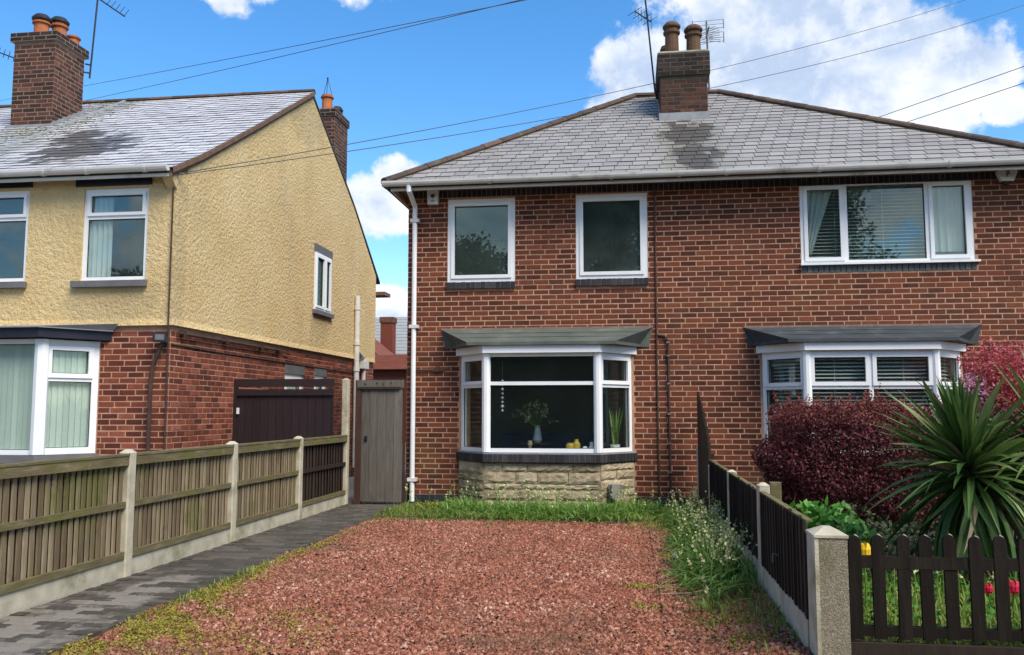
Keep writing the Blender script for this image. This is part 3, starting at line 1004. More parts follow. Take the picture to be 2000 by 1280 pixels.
g = []
for cx, cy, rx, ry, n_ in [(-2.75, -1.1, .9, .7, 2600), (-1.2, -1.55, 2.4, .14, 1700), (.3, -1.0, .8, .7, 2600), (.62, -1.9, .5, .9, 2200), (.60, -4.6, .28, 2.2, 1500), (.66, -6.3, .28, .6, 500), (-3.2, -5.9, .1, 1.6, 500), (.78, -7.0, .2, .8, 300)]:
    q = rng.normal(size=(n_, 2)) * .5
    g.append(np.stack([cx + q[:, 0] * rx, cy + q[:, 1] * ry, np.zeros(n_)], 1))
P = np.concatenate(g)
P = P[(P[:, 0] > -3.27) & (P[:, 0] < .9) & (P[:, 1] < -.02)]
P[:, 2] = np.where(P[:, 0] > .2, bank(P[:, 0], P[:, 1]), np.where(P[:, 1] > -1.75, .03, 0))
blades('grass', P, .085, .008, 'grassmat')
q = rng.uniform(size=(5200, 2))
P = np.stack([1.12 + q[:, 0] * 2.2, -7.7 + q[:, 1] * 2.4, np.full(5200, .14)], 1)
blades('garden_grass', P, .20, .012, 'grassmat', .45, .5)
# leaf litter on the bare soil by the fence foot
P = np.stack([rng.uniform(.45, .9, 1500), rng.uniform(-8.2, -5.8, 1500), np.zeros(1500)], 1)
P[:, 2] = bank(P[:, 0], P[:, 1]) + .008
P2 = np.stack([rng.uniform(-3.2, .5, 420), rng.uniform(-8, -1.8, 420), rng.uniform(.016, .03, 420)], 1)
P = np.concatenate([P, P2])
V, F = leaf_cloud(P, .024, .6, .6, up=(0, 0, 1))
np_mesh('leaf_litter', V, F, M['twig'], kind='stuff')

# ================================================================== THE SEMI-DETACHED HOUSE
house = thing('semi_detached_house', 'red brick semi-detached house with hipped slate roof and bay windows', 'house', (0, 0, 0))
WX0, WX1, EAVE = -3.30, 5.62, 4.70
winA, winB, winR = (-2.69, -1.67, 3.29, 4.55), (-.76, .28, 3.30, 4.56), (2.44, 4.76, 3.44, 4.62)
bayL_op, bayR_op = (-2.38, -.06, .80, 2.20), (1.95, 4.40, .80, 2.20)
ops = [(a - WX0, b_ - WX0, c, d) for a, b_, c, d in (winA, winB, winR, bayL_op, bayR_op)]
mb = MB()
wall_with_openings(mb, (WX0, 0, 0), (1, 0, 0), WX1 - WX0, -.1, EAVE, .26, ops)
mb.box(WX0 + .002, WX0 + .25, .26, 7.2, -.1, EAVE)
mb.box(WX1 - .25, WX1 - .002, .26, 7.2, -.1, EAVE)
mb.box(WX0 + .25, WX1 - .25, 6.95, 7.2, -.1, EAVE)
wall = mb.build('wall', M['mortar'], house, origin=(WX0, 0, 0))
bay_hole = [(-2.52, .06, -.2, 2.3), (1.8, 4.55, -.2, 2.3), (-2.78, .34, 2.42, 2.57)]
bops = [(a - WX0, b_ - WX0, c, d) for a, b_, c, d in ((winA[0], winA[1], 3.20, 4.56), (winB[0], winB[1], 3.20, 4.57), (winR[0], winR[1], 3.33, 4.63))] + \
       [(-2.5 - WX0, .05 - WX0, -.2, 2.29), (1.83 - WX0, 4.52 - WX0, -.2, 2.29)]
lay_bricks(wall, 'brick', (WX0, 0, .16), (1, 0, 0), WX1 - WX0, .16, 4.576, bops, 300, seen=lambda m: m.x < 5.2 and m.z > .3 and not (m.x > 1.5 and m.z < 1.45))
lay_bricks(wall, 'brick', (WX0, 7.2, .16), (0, -1, 0), 7.2, .16, 4.69, [], 0)
# blue-brick plinth and the dark soldier course under the eaves
soldier_row(house, 'plinth', (WX0, 0, 0), (1, 0, 0), WX1 - WX0, .0, .075, .012, .05, 'blue_brick', .225)
soldier_row(house, 'plinth', (WX0, 0, 0), (1, 0, 0), WX1 - WX0, .079, .155, .010, .05, 'blue_brick', .225)
soldier_row(house, 'soldier_course', (WX0, 0, 0), (1, 0, 0), WX1 - WX0, 4.584, 4.697, .006, .05, 'blue_brick', .075)
interior = MB()
interior.box(WX0 + .25, WX1 - .25, .27, 6.9, -.05, .25)                     # ground floor
interior.box(WX0 + .25, WX1 - .25, .27, 6.9, 2.55, 2.75)                    # first floor
interior.box(WX0 + .25, WX1 - .25, .27, 6.9, 4.66, 4.70)                    # ceiling
interior.box(.90, 1.02, .27, 6.9, .25, 4.66)                                # party wall
interior.box(WX0 + .25, WX1 - .25, 3.6, 3.7, .25, 4.66)
interior.box(-1.25, -1.18, .27, 3.6, 2.75, 4.66)
interior.build('room_wall', M['interior'], house)

# upstairs windows
wA = window(house, (winA[0], 0), (winA[1], 0), winA[2], winA[3], [(1, [(1, True)])], .06, 'glass_up', d_out=-.005)
wB = window(house, (winB[0], 0), (winB[1], 0), winB[2], winB[3], [(1, [(1, True)])], .06, 'glass_up', d_out=-.005)
wR = window(house, (winR[0], 0), (winR[1], 0), winR[2], winR[3], [(.255, [(1, True)]), (.50, [(1, False)]), (.245, [(1, True)])], .055, 'glass_mid', d_out=-.005, mull=.06)
venetian(wR, (2.50, .15), (4.70, .15), 3.52, 4.58, .05, .45)
MB().box(winR[0] - .02, winR[1] + .05, -.07, .0, 3.425, 3.455).build('sill', M['upvc'], wR)
for wn, (a, b_, c, d) in ((wA, winA), (wB, winB)):
    s_ = soldier_row(house, 'sill', (a - .01, 0, 0), (1, 0, 0), b_ - a + .02, c - .105, c - .006, .05, .06, 'blue_brick', .075)
soldier_row(house, 'soldier_sill', (winR[0], 0, 0), (1, 0, 0), winR[1] - winR[0] + .02, 3.325, 3.424, .008, .04, 'grey_brick', .075)
# curtain drawn aside in the left pane of the wide window
mb = MB()
n_ = 14
for i in range(n_):
    t0, t1 = i / n_, (i + 1) / n_
    w0, w1 = .06, .42
    f = lambda t, top: 2.50 + (.42 if top else .10) * t
    yy = lambda t: .105 + .018 * math.sin(t * 30)
    mb.add([(f(t0, 0), yy(t0), 3.6), (f(t1, 0), yy(t1), 3.6), (f(t1, 1), yy(t1), 4.58), (f(t0, 1), yy(t0), 4.58)], [(0, 1, 2, 3)])
mb.build('curtain', M['curtain'], wR)
mb = MB()
for i in range(n_):
    t0, t1 = i / n_, (i + 1) / n_
    f = lambda t, top: 4.70 - (.46 if top else .44) * t
    mb.add([(f(t0, 0), yy(t0), 3.6), (f(t1, 0), yy(t1), 3.6), (f(t1, 1), yy(t1), 4.58), (f(t0, 1), yy(t0), 4.58)], [(3, 2, 1, 0)])
mb.build('curtain', M['curtain'], wR)


# bay windows
def offset_pts(xl, xr, dx, dep, o):
    """canted plan outline pushed out by o"""
    k = o * .45
    return [(xl - o, 0), (xl + dx - k, -dep - o), (xr - dx + k, -dep - o), (xr + o, 0)]


def bay(xl, xr, dx, dep, zr, roofmat, roof_out, front_cols, side_rows, glass, blinds):
    root = bpy.data.objects.new('bay_window', None)
    root.parent = house
    root.location = ((xl + xr) / 2, 0, 0)
    root.empty_display_size = .2
    COL.objects.link(root)
    P0, P1, P2, P3 = offset_pts(xl, xr, dx, dep, 0)
    z0, z1 = .80, 2.19
    window(house, P1, P2, z0, z1, front_cols, .055, glass, d_out=.0, end=(.9, .9), name='front_light')
    window(house, P0, P1, z0, z1, [(1, side_rows)], .055, glass, d_out=.0, end=(.9, .9), name='side_light')
    window(house, P2, P3, z0, z1, [(1, side_rows)], .055, glass, d_out=.0, end=(.9, .9), name='side_light')
    for (px, py) in (P1, P2):
        MB().lathe([(.062, z0 + .003), (.062, z1 - .003)], (px, py + .02, 0), 10).build('corner_post', M['upvc'], root)
    # window board, head and the white fascia
    mb = MB()
    i_ = offset_pts(xl, xr, dx, dep, -.02)
    mb.prism([(x_, y_, z0 - .03) for x_, y_ in i_], (0, 0, .028))
    mb.prism([(x_, y_, z1 + .002) for x_, y_ in i_], (0, 0, .05))
    mb.build('window_board', M['upvc'], root)
    oo = offset_pts(xl, xr, dx, dep, .085)
    ii = offset_pts(xl, xr, dx, dep, .0)
    mb = MB()
    for k in range(3):
        mb.prism([(*oo[k], 2.185), (*oo[k + 1], 2.185), (*ii[k + 1], 2.185), (*ii[k], 2.185)], (0, 0, .105))
    mb.build('fascia', M['upvc'], root)
    # leaded roof
    ro = offset_pts(xl, xr, dx, dep, .13)
    ro[1] = (ro[1][0] - .20, ro[1][1]); ro[2] = (ro[2][0] + .20, ro[2][1])
    (xa, xb) = roof_out
    T0, T1 = (xa, -.004, zr), (xb, -.004, zr)
    zl = 2.335
    lo = [(x_, y_ if y_ else -.02, zl) for x_, y_ in ro]
    bot = [(x_, y_, 2.292) for x_, y_, _ in lo]
    mb = MB()
    vs = [T0, T1] + lo + bot + [(xa + .05, -.004, 2.292), (xb - .05, -.004, 2.292)]
    mb.add(vs, [(0, 3, 4, 1), (0, 2, 3), (1, 4, 5), (2, 6, 7, 3), (3, 7, 8, 4), (4, 8, 9, 5), (6, 10, 11, 9, 8, 7), (0, 10, 6, 2), (1, 5, 9, 11)])
    rf = mb.build('roof', M[roofmat], root)
    mb = MB()
    # standing ripples and laps in the covering
    for t in (.33, .66):
        a_ = [T0[i] * (1 - t) + lo[1][i] * t for i in range(3)]
        b_ = [T1[i] * (1 - t) + lo[2][i] * t for i in range(3)]
        mb.tube([(a_[0] + .02, a_[1], a_[2] + .003), ((a_[0] + b_[0]) / 2, a_[1], a_[2] + .006), (b_[0] - .02, b_[1], b_[2] + .003)], .008, 5)
    mb.build('roof_lap', M[roofmat], root)
    MB().box(xa - .01, xb + .01, -.018, -.002, zr - .004, zr + .022).build('flashing', M['mortar_grey'], root)
    # black header-brick sill
    so = offset_pts(xl, xr, dx, dep, .075)
    for k in range(3):
        p, q = Vector((*so[k], 0)), Vector((*so[k + 1], 0))
        u_ = (q - p).normalized()
        soldier_row(house, 'sill', p, u_, (q - p).length, .668, .775, .0, .12, 'blue_brick', .072)
    mb = MB()
    mb.prism([(x_, y_, .777) for x_, y_ in offset_pts(xl, xr, dx, dep, .06)], (0, 0, .018))
    mb.build('sill_top', M['lead'], root)
    if blinds:
        for a_, b_ in ((P1, P2), (P0, P1), (P2, P3)):
            a_, b_ = Vector((*a_, 0)), Vector((*b_, 0))
            u_ = (b_ - a_).normalized()
            nin = Vector((-u_.y, u_.x, 0))
            a2, b2 = a_ + u_ * .08 + nin * .13, b_ - u_ * .08 + nin * .13
            venetian(root, a2[:2], b2[:2], .86, 2.16, .05, .5)
    return root


bayL = bay(-2.47, .02, .46, .55, 2.575, 'felt', (-2.77, .33), [(1, [(.715, False), (.285, False)])], [(.69, False), (.31, True)], 'glass', False)
bayR = bay(1.86, 4.50, .50, .55, 2.555, 'felt_dark', (1.62, 4.79), [(.5, [(.66, False), (.34, True)]), (.5, [(.66, False), (.34, True)])], [(.66, False), (.34, True)], 'glass', True)


# stone-clad apron under the left bay, brick under the right one
def apron(root, xl, xr, dx, dep, mat):
    mb = MB()
    mb.prism([(x_, y_, -.08) for x_, y_ in offset_pts(xl, xr, dx, dep, -.01)], (0, 0, .745))
    return mb.build('apron', M[mat], house)


apL = apron(bayL, -2.50, .05, .46, .55, 'stone_joint')
P4 = offset_pts(-2.50, .05, .46, .55, -.01)
for k in range(3):
    p, q = Vector((*P4[k], 0)), Vector((*P4[k + 1], 0))
    u_ = (q - p).normalized(); L = (q - p).length
    nn = Vector((u_.y, -u_.x, 0))
    z = .02
    hs = ((.15, .085, .135, .10, .165), (.12, .15, .08, .16, .125), (.165, .10, .14, .125, .105))[k]
    for h in hs:
        x = 0.0
        while x < L - .02:
            ln = min(random.uniform(.26, .66), L - x)
            if L - x - ln < .16:
                ln = L - x
            g_ = .0035
            nx, nz = max(4, int(ln / .05)), 4
            lift = random.uniform(-.006, .012)
            vs, fs = [], []
            for jz in range(nz + 1):
                for jx in range(nx + 1):
                    edge = jx in (0, nx) or jz in (0, nz)
                    d = (random.uniform(.004, .012) if edge else random.uniform(.012, .030) + .010 * (1 - jz / nz)) + lift
                    uu = x + g_ + (ln - 2 * g_) * jx / nx + (0 if edge else random.uniform(-.012, .012))
                    zz = z + g_ * .6 + (h - 1.2 * g_) * jz / nz + (random.uniform(-.004, .004) if edge else random.uniform(-.012, .012))
                    vs.append(p + u_ * uu + nn * d + Vector((0, 0, min(zz, .66))))
            W_ = nx + 1
            fs = [(jz * W_ + jx, jz * W_ + jx + 1, (jz + 1) * W_ + jx + 1, (jz + 1) * W_ + jx) for jz in range(nz) for jx in range(nx)]
            ring = list(range(W_)) + [W_ * (i + 1) + nx for i in range(nz)] + [nz * W_ + nx - 1 - i for i in range(nx)] + [W_ * (nz - 1 - i) for i in range(nz - 1)]
            c0 = len(vs)
            for r_i in ring:
                vs.append(Vector(vs[r_i]) - nn * .05)
            m_ = len(ring)
            fs += [(ring[(i + 1) % m_], ring[i], c0 + i, c0 + (i + 1) % m_) for i in range(m_)]
            MB().add(vs, fs).build('stone', M['stone'], apL, origin=p + u_ * (x + ln / 2) + Vector((0, 0, z)))
            x += ln
        z += h
apR = apron(bayR, 1.83, 4.53, .50, .55, 'mortar')
P4 = offset_pts(1.83, 4.53, .50, .55, -.01)
for k in range(3):
    p, q = Vector((*P4[k], 0)), Vector((*P4[k + 1], 0))
    lay_bricks(apR, 'brick', (p.x, p.y, .0), (q - p).normalized(), (q - p).length, 0, .66, [], 0)

# roof: underlay, slates, hip and ridge tiles
E0, E1 = -3.55, 5.92
EY, EZ, RY, RZ = -.42, 4.72, 3.5, 7.28
RX0, RX1 = .16, 1.72
BY = 7.4
mb = MB()
vs = [(E0, EY, EZ), (E1, EY, EZ), (RX1, RY, RZ), (RX0, RY, RZ), (E0, BY, EZ), (E1, BY, EZ)]
mb.add(vs + [(x_, y_, z_ - .07) for x_, y_, z_ in vs], [(0, 1, 2, 3), (1, 5, 2), (5, 4, 3, 2), (4, 0, 3), (6, 9, 8, 7), (7, 8, 11), (11, 8, 9, 10), (10, 9, 6), (0, 6, 7, 1), (1, 7, 11, 5), (5, 11, 10, 4), (4, 10, 6, 0)])
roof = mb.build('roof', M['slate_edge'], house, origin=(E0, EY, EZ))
SL = math.hypot(RY - EY, RZ - EZ)
nr = 24
rw = []
for k in range(nr):
    t0, t1 = k / nr, (k + 1) / nr
    tm = (t0 + t1) / 2
    rw.append((E0 + (RX0 - E0) * tm + .02, E1 + (RX1 - E1) * tm - .02, (EY + (RY - EY) * t0, EZ + (RZ - EZ) * t0), (EY + (RY - EY) * t1, EZ + (RZ - EZ) * t1)))
slates(roof, rw, 'slate', 300, .215, seen=lambda q: q[1] < 5.6 and not (.3 < q[0] < 1.5 and q[2][0] > 1.7))
ridge_row(roof, (E0 - .01, EY - .02, EZ + .015), (RX0, RY, RZ + .03), .40, .095, name='hip_tile')
ridge_row(roof, (E1 + .01, EY - .02, EZ + .015), (RX1, RY, RZ + .03), .40, .095, name='hip_tile')
ridge_row(roof, (RX0, RY, RZ + .02), (RX1, RY, RZ + .02), .40, .10)
# eaves: soffit, fascia, gutter, downpipe
mb = MB()
mb.box(E0 + .1, E1 - .1, EY + .06, -.012, 4.688, 4.699)
mb.box(E0 + .1, WX0 - .004, -.01, 7.2, 4.688, 4.699)
mb.box(WX1 + .004, E1 - .1, -.01, 7.2, 4.688, 4.699)
mb.build('soffit', M['soffit'], house)
mb = MB()
mb.box(E0 + .07, E1 - .07, EY + .035, EY + .058, 4.615, 4.72)
mb.box(E0 + .07, E0 + .09, EY + .058, 7.3, 4.615, 4.70)
mb.build('fascia', M['gutter'], house)


def gutter(parent, x0, x1, y, z, r=.055, mat='gutter', joints=()):
    mb = MB()
    seg = 9
    for (xa, xb) in ((x0, x1),):
        ring = [(y + r * math.cos(math.pi + math.pi * i / (seg - 1)), z + r * math.sin(math.pi + math.pi * i / (seg - 1)) * 1.25) for i in range(seg)]
        inn = [(y + (r - .006) * math.cos(math.pi + math.pi * i / (seg - 1)), z + (r - .006) * math.sin(math.pi + math.pi * i / (seg - 1)) * 1.25) for i in range(seg)]
        vs = [(xa, a_, b_) for a_, b_ in ring] + [(xb, a_, b_) for a_, b_ in ring] + [(xa, a_, b_) for a_, b_ in inn] + [(xb, a_, b_) for a_, b_ in inn]
        s_ = seg
        fs = [(i, i + 1, s_ + i + 1, s_ + i) for i in range(s_ - 1)] + [(2 * s_ + i + 1, 2 * s_ + i, 3 * s_ + i, 3 * s_ + i + 1) for i in range(s_ - 1)]
        fs += [(0, s_, 3 * s_, 2 * s_), (s_ - 1, 3 * s_ - 1, 4 * s_ - 1, 2 * s_ - 1)]
        mb.add(vs, fs)
        for xe in (xa, xb):
            mb.add([(xe, a_, b_) for a_, b_ in ring], [tuple(range(s_))])
    gt = mb.build('gutter', M[mat], parent, origin=(x0, y, z), smooth=False)
    for xj in joints:
        MB().prism([(xj, y + (r + .008) * math.cos(math.pi + math.pi * i / (seg - 1)), z + (r + .008) * math.sin(math.pi + math.pi * i / (seg - 1)) * 1.25) for i in range(seg)], (.05, 0, 0)).build('gutter_joint', M[mat], gt)
    return gt


gutter(house, E0 - .03, E1 + .03, EY - .05, 4.735, .06, joints=(-2.0, -.25, .70, 1.35, 2.6, 4.3))
mb = MB()
mb.tube([(-3.18, EY - .05, 4.67), (-3.18, EY - .05, 4.60), (-3.18, -.26, 4.52), (-3.18, -.085, 4.44), (-3.18, -.085, 4.3), (-3.18, -.085, .06)], .036, 14)
dp = mb.build('downpipe', M['upvc'], house)
mb = MB()
for z_ in (4.2, 2.6, .35):
    mb.box(-3.245, -3.115, -.13, -.01, z_, z_ + .05)
mb.build('pipe_clip', M['gutter'], dp)
# chimney
ch = chimney_stack(house, .585, 1.375, 2.02, 3.05, 5.9, 7.50, 'brick_sooty', .40, .045, 'brick_black', mortar='mortar_soot')
lead = MB()
lead.box(.55, 1.41, 1.93, 2.016, 6.24, 6.42)
lead.prism([(.56, 2.0, 6.26), (.56, 3.1, 6.97), (.56, 3.1, 7.12), (.56, 2.0, 6.42)], (.024, 0, 0))
lead.prism([(1.376, 2.0, 6.26), (1.376, 3.1, 6.97), (1.376, 3.1, 7.12), (1.376, 2.0, 6.42)], (.024, 0, 0))
lead.build('lead_flashing', M['lead'], ch)
MB().box(.56, 1.40, 1.99, 3.08, 7.50, 7.53).build('flaunching', M['concrete'], ch)
pot(ch, (.80, 2.2, 7.51), .13, .50, 'pot_buff', cowl=2)
pot(ch, (1.17, 2.2, 7.51), .135, .42, 'pot_buff', cowl=2)
pot(ch, (.74, 2.75, 7.51), .11, .42, 'pot_buff')
# cables and old pipe stuck to the front wall
mb = MB()
mb.tube([(.39, -.02, 4.68), (.395, -.02, 3.2), (.39, -.02, 2.0), (.395, -.02, .1)], .013, 6)
mb.build('wall_cable', M['brown_cable'], house)
mb = MB()
mb.tube([(.40, -.024, 2.46), (.50, -.024, 2.45), (.55, -.028, 2.38), (.55, -.028, .05)], .016, 6)
rp_ = mb.build('wall_pipe', M['iron'], house)
mb = MB()
for z_ in (.5, .9, 1.32, 1.75, 2.15, 2.34):
    mb.box(.525, .575, -.05, -.01, z_, z_ + .025)
mb.build('pipe_clip', M['alu'], rp_)
mb = MB()
mb.tube([(-3.3, -.02, 1.98), (-2.72, -.02, 1.97)], .012, 6)
mb.box(-2.86, -2.80, -.04, -.006, 1.95, 2.03)
mb.build('wall_cable', M['brown_cable'], house)
mb = MB()
mb.box(-.31, -.12, -.50, -.46, .20, .37)
mb.obox((-.24, -.53, .27), (.77, .64, 0), (.64, -.77, 0), (0, 0, 1), (-.07, .07), (0, .055), (-.08, .1))
mb.build('meter_box', M['pavement'], bayL)

# ---- things fixed to, or standing inside, the house
def alarm(name, label, pts, y0, y1, mat, extra):
    o = thing(name, label, 'alarm box', (sum(p[0] for p in pts) / len(pts), 0, min(p[1] for p in pts)), 'burglar alarm boxes under the eaves')
    MB().prism([(x_, y0, z_) for x_, z_ in pts], (0, y1 - y0, 0)).build('cover', M[mat], o)
    extra(o)


def ex1(o):
    mb = MB(); mb.lathe([(.032, 0), (.032, .008), (.0001, .008)], (0, 0, 0), 12)
    me = MB(); me.v = [(-2.91 + a_, -.083 - c_, 4.60 + b_) for a_, b_, c_ in mb.v]; me.f = mb.f
    me.build('badge', M['felt'], o)
    mb = MB()
    for k, w_ in enumerate((.05, .07, .04)):
        mb.box(-2.91 - w_ / 2, -2.91 + w_ / 2, -.083, -.0795, 4.535 - k * .014, 4.541 - k * .014)
    mb.build('print', M['felt'], o)


alarm('alarm_box', 'white square alarm box beside the white downpipe', [(-2.99, 4.475), (-2.835, 4.475), (-2.825, 4.69), (-3.0, 4.69)], -.006, -.08, 'upvc', ex1)


def ex2(o):
    MB().prism([(5.15, -.075, 4.535), (5.27, -.075, 4.535), (5.25, -.075, 4.50), (5.17, -.075, 4.50)], (0, .065, 0)).build('strobe', M['iron'], o)
    mb = MB()
    mb.box(5.195, 5.205, -.085, -.0805, 4.60, 4.68); mb.box(5.205, 5.235, -.085, -.0805, 4.665, 4.68); mb.box(5.205, 5.235, -.085, -.0805, 4.63, 4.643); mb.box(5.225, 5.235, -.085, -.0805, 4.643, 4.665)
    mb.build('print', M['paint_navy'], o)


alarm('alarm_box', 'white shield shaped alarm box with a dark strobe at far right', [(5.13, 4.54), (5.29, 4.54), (5.34, 4.66), (5.34, 4.72), (5.08, 4.72), (5.08, 4.66)], -.006, -.08, 'upvc', ex2)


def aerial(label, base, top, arms, mat='alu'):
    o = thing('television_aerial', label, 'aerial', base, 'television aerials on the chimneys')
    MB().tube([base, top], .016, 6).build('mast', M[mat], o)
    for nm, pl in arms:
        mb = MB()
        for a_, b_, r_ in pl:
            mb.tube([a_, b_], r_, 5)
        mb.build(nm, M[mat], o)
    return o


# left mast of the brick chimney: small log array side-on
bs, tp = (.51, 2.5, 6.98), (.36, 2.5, 8.75)
aerial('thin leaning aerial mast strapped to the left side of the sooty chimney', bs, tp,
       [('boom', [((.17, 2.2, 8.38), (.47, 2.75, 8.42), .012)]),
        ('element', [((.17 + .3 * t, 2.2 + .55 * t, 8.32 + .04 * t - s_), (.17 + .3 * t, 2.2 + .55 * t, 8.44 + .04 * t + s_), .005) for t, s_ in ((.02, .02), (.2, .04), (.4, .05), (.6, .05), (.8, .06), (1, .08))]
         + [((.05 + .3 * t, 2.35 + .55 * t, 8.38 + .04 * t), (.29 + .3 * t, 2.05 + .55 * t, 8.38 + .04 * t), .005) for t in (0, .3, .6, .9)]),
        ('bracket', [((.51, 2.5, 7.14), (.60, 2.5, 7.14), .018), ((.515, 2.5, 7.02), (.60, 2.5, 7.02), .018)])], 'black_metal')
bs, tp = (1.455, 2.55, 7.0), (1.43, 2.55, 8.28)
cx, cy, cz = 1.43, 2.55, 8.02
el = []
for k in range(7):
    el.append(((cx - .02 + .015 * k, cy - .35 + .1 * k, cz - .09 + .016 * k - .0), (cx + .18 + .015 * k, cy - .35 + .1 * k, cz - .03 + .0), .005))
    el.append(((cx - .14, cy - .35 + .1 * k, cz - .08), (cx + .12, cy - .35 + .1 * k, cz - .0), .005))
gr = []
for z_ in (cz + .27, cz + .19, cz + .12, cz + .04, cz - .06, cz - .13):
    gr.append(((cx - .24, cy + .02, z_), (cx + .30, cy + .02, z_ + .02), .0045))
for x_ in (cx - .24, cx + .30):
    gr += [((x_, cy + .02, cz + .12), (x_, cy + .02, cz + .29), .009), ((x_, cy + .02, cz - .14), (x_, cy + .02, cz + .05), .009)]
aerial('grid aerial on the mast at the right side of the sooty chimney', bs, tp,
       [('boom', [((cx, cy - .45, cz - .05), (cx, cy + .1, cz + .0), .014)]), ('element', el), ('reflector', gr), ('bracket', [((1.46, 2.55, 7.2), (1.37, 2.55, 7.2), .018), ((1.45, 2.55, 7.05), (1.37, 2.55, 7.05), .018)])], 'alu')

# the window ledge of the left bay
def on_ledge(name, label, cat, prof, x_, y_, mat, group=None):
    o = MB().lathe(prof, (x_, y_, .80), 12).build(name, M[mat], origin=(x_, y_, .80), smooth=False)
    return tag(o, label, cat, group)


on_ledge('jar', 'slim brass candlestick standing alone on the bay window ledge', 'jar', [(.035, 0), (.04, .02), (.02, .03), (.018, .08), (.034, .10), (.028, .16), (.0001, .16)], -1.40, -.44, 'twig')
on_ledge('jar', 'squat amber jar on the bay window ledge', 'jar', [(.05, 0), (.055, .02), (.055, .10), (.045, .115), (.045, .13), (.0001, .13)], -.84, -.44, 'candle')
on_ledge('jar', 'taller amber bottle behind the squat amber jar', 'jar', [(.05, 0), (.052, .01), (.052, .12), (.028, .15), (.026, .18), (.0001, .18)], -.75, -.40, 'candle')
on_ledge('ornament', 'small round white pot on the bay window ledge', 'ornament', [(.028, 0), (.04, .03), (.035, .07), (.02, .085), (.0001, .085)], -.63, -.44, 'ornament')
on_ledge('ornament', 'tall white figure shaped ornament on the bay window ledge', 'ornament', [(.035, 0), (.03, .03), (.038, .07), (.02, .10), (.028, .13), (.0001, .15)], -.54, -.44, 'ornament')
# vase of white flowers on a table inside
v = thing('flower_vase', 'vase of white flowers standing inside the bay window', 'vase', (-1.42, .75, .25))
MB().lathe([(.16, 0), (.16, .02), (.03, .04), (.03, .60), (.25, .62), (.25, .64), (.0001, .64)], (-1.42, .75, .25), 14).build('stand', M['iron'], v)
MB().lathe([(.05, .64), (.07, .68), (.05, .80), (.035, .88), (.045, .90)], (-1.42, .75, .25), 12).build('vase', M['ornament'], v)
mb = MB(); P = []
for k in range(34):
    a_, e_ = random.uniform(0, 6.28), random.uniform(.25, 1.4)
    L = random.uniform(.22, .42)
    tip = (-1.42 + math.cos(a_) * math.cos(e_) * L, .75 + math.sin(a_) * math.cos(e_) * L, 1.13 + math.sin(e_) * L)
    mb.tube([(-1.42, .75, 1.1), tip], .003, 4, False)
    for _ in range(9):
        P.append([tip[i] + random.gauss(0, .022) for i in range(3)])
mb.build('stem', M['strap'], v)
V, F = leaf_cloud(np.array(P), .032)
np_mesh('flower', V, F, M['bell'], v, kind='stuff')
# hanging string of crystals
c_ = thing('wind_chime', 'white crystal string hanging inside the bay window', 'wind chime', (-1.80, -.38, 2.15))
MB().tube([(-1.80, -.38, 2.17), (-1.80, -.38, 1.38)], .003, 4).build('string', M['alu'], c_)
for z_, r_ in ((1.80, .022), (1.74, .02), (1.68, .024), (1.62, .02), (1.56, .026), (1.50, .022), (1.44, .028), (1.38, .02)):
    MB().lathe([(.0001, z_ - r_), (r_, z_), (.0001, z_ + r_)], (-1.80, -.38, 0), 7).build('crystal', M['ornament'], c_)
sf = thing('sofa', 'dark blue sofa inside the room behind the bay window', 'sofa', (-1.3, 1.3, .25))
MB().box(-2.2, -.4, 1.0, 1.8, .25, .62).build('seat', M['room_blue'], sf)
MB().box(-2.2, -.4, 1.8, 2.0, .25, 1.0).build('backrest', M['room_blue'], sf)
for x_ in (-2.38, -.398):
    MB().box(x_, x_ + .178, 1.0, 2.0, .25, .78).build('armrest', M['room_blue'], sf)
pl = thing('house_plant', 'tall pale leaved plant behind the right pane of the bay', 'plant', (-.22, .02, .80))
MB().lathe([(.05, 0), (.07, .1), (.065, .1), (.0001, .09)], (-.22, -.12, .80), 12).build('pot', M['ornament'], pl)
n_ = 16
V, F = strips(np.tile([[-.22, -.12, .88]], (n_, 1)) + rng.normal(0, .015, (n_, 3)), rng.uniform(0, 6.28, n_), rng.uniform(.02, .22, n_), rng.uniform(.3, .62, n_), np.full(n_, .04), np.full(n_, .12))
np_mesh('leaf', V, F, M['strap'], pl)

# ================================================================== THE YELLOW NEIGHBOUR
nb = thing('yellow_house', 'yellow pebbledashed house with red brick ground floor and pale roof', 'house', (-9, -2.3, 0))
GX, FY, LX0, RB = -5.79, -2.30, -14.0, 6.5
ZB = 2.46
mb = MB()
bayN = (LX0 + 4.75 - LX0, 7.0)
l_ops = [(-9.05 - LX0, -6.80 - LX0, .82, 2.26)]
wall_with_openings(mb, (LX0, FY, 0), (1, 0, 0), GX - LX0, -.1, ZB, .25, l_ops)
side_ops = [(1.42 - FY, 2.25 - FY, 1.1, 2.0), (2.80 - FY, 3.40 - FY, 1.1, 2.02)]
mb2 = MB()
wall_with_openings(mb2, (GX - .002, FY + .25, 0), (0, 1, 0), RB - FY - .25, -.1, ZB, .25, [(a - .25, b_ - .25, c, d) for a, b_, c, d in side_ops])
mb.v += []
k_ = len(mb.v); mb.v += mb2.v; mb.f += [tuple(i + k_ for i in f) for f in mb2.f]
mb.box(LX0, LX0 + .2, FY + .25, RB, -.1, ZB); mb.box(LX0 + .2, GX - .25, RB - .25, RB, -.1, ZB)
nwall = mb.build('wall', M['mortar'], nb)
lay_bricks(nwall, 'brick_orange', (LX0, FY, .0), (1, 0, 0), GX - LX0, .0, ZB, [(-9.3 - LX0, -6.75 - LX0, 0, 2.4)], 70, seen=lambda m: m.x > -6.8 and m.z > .85)
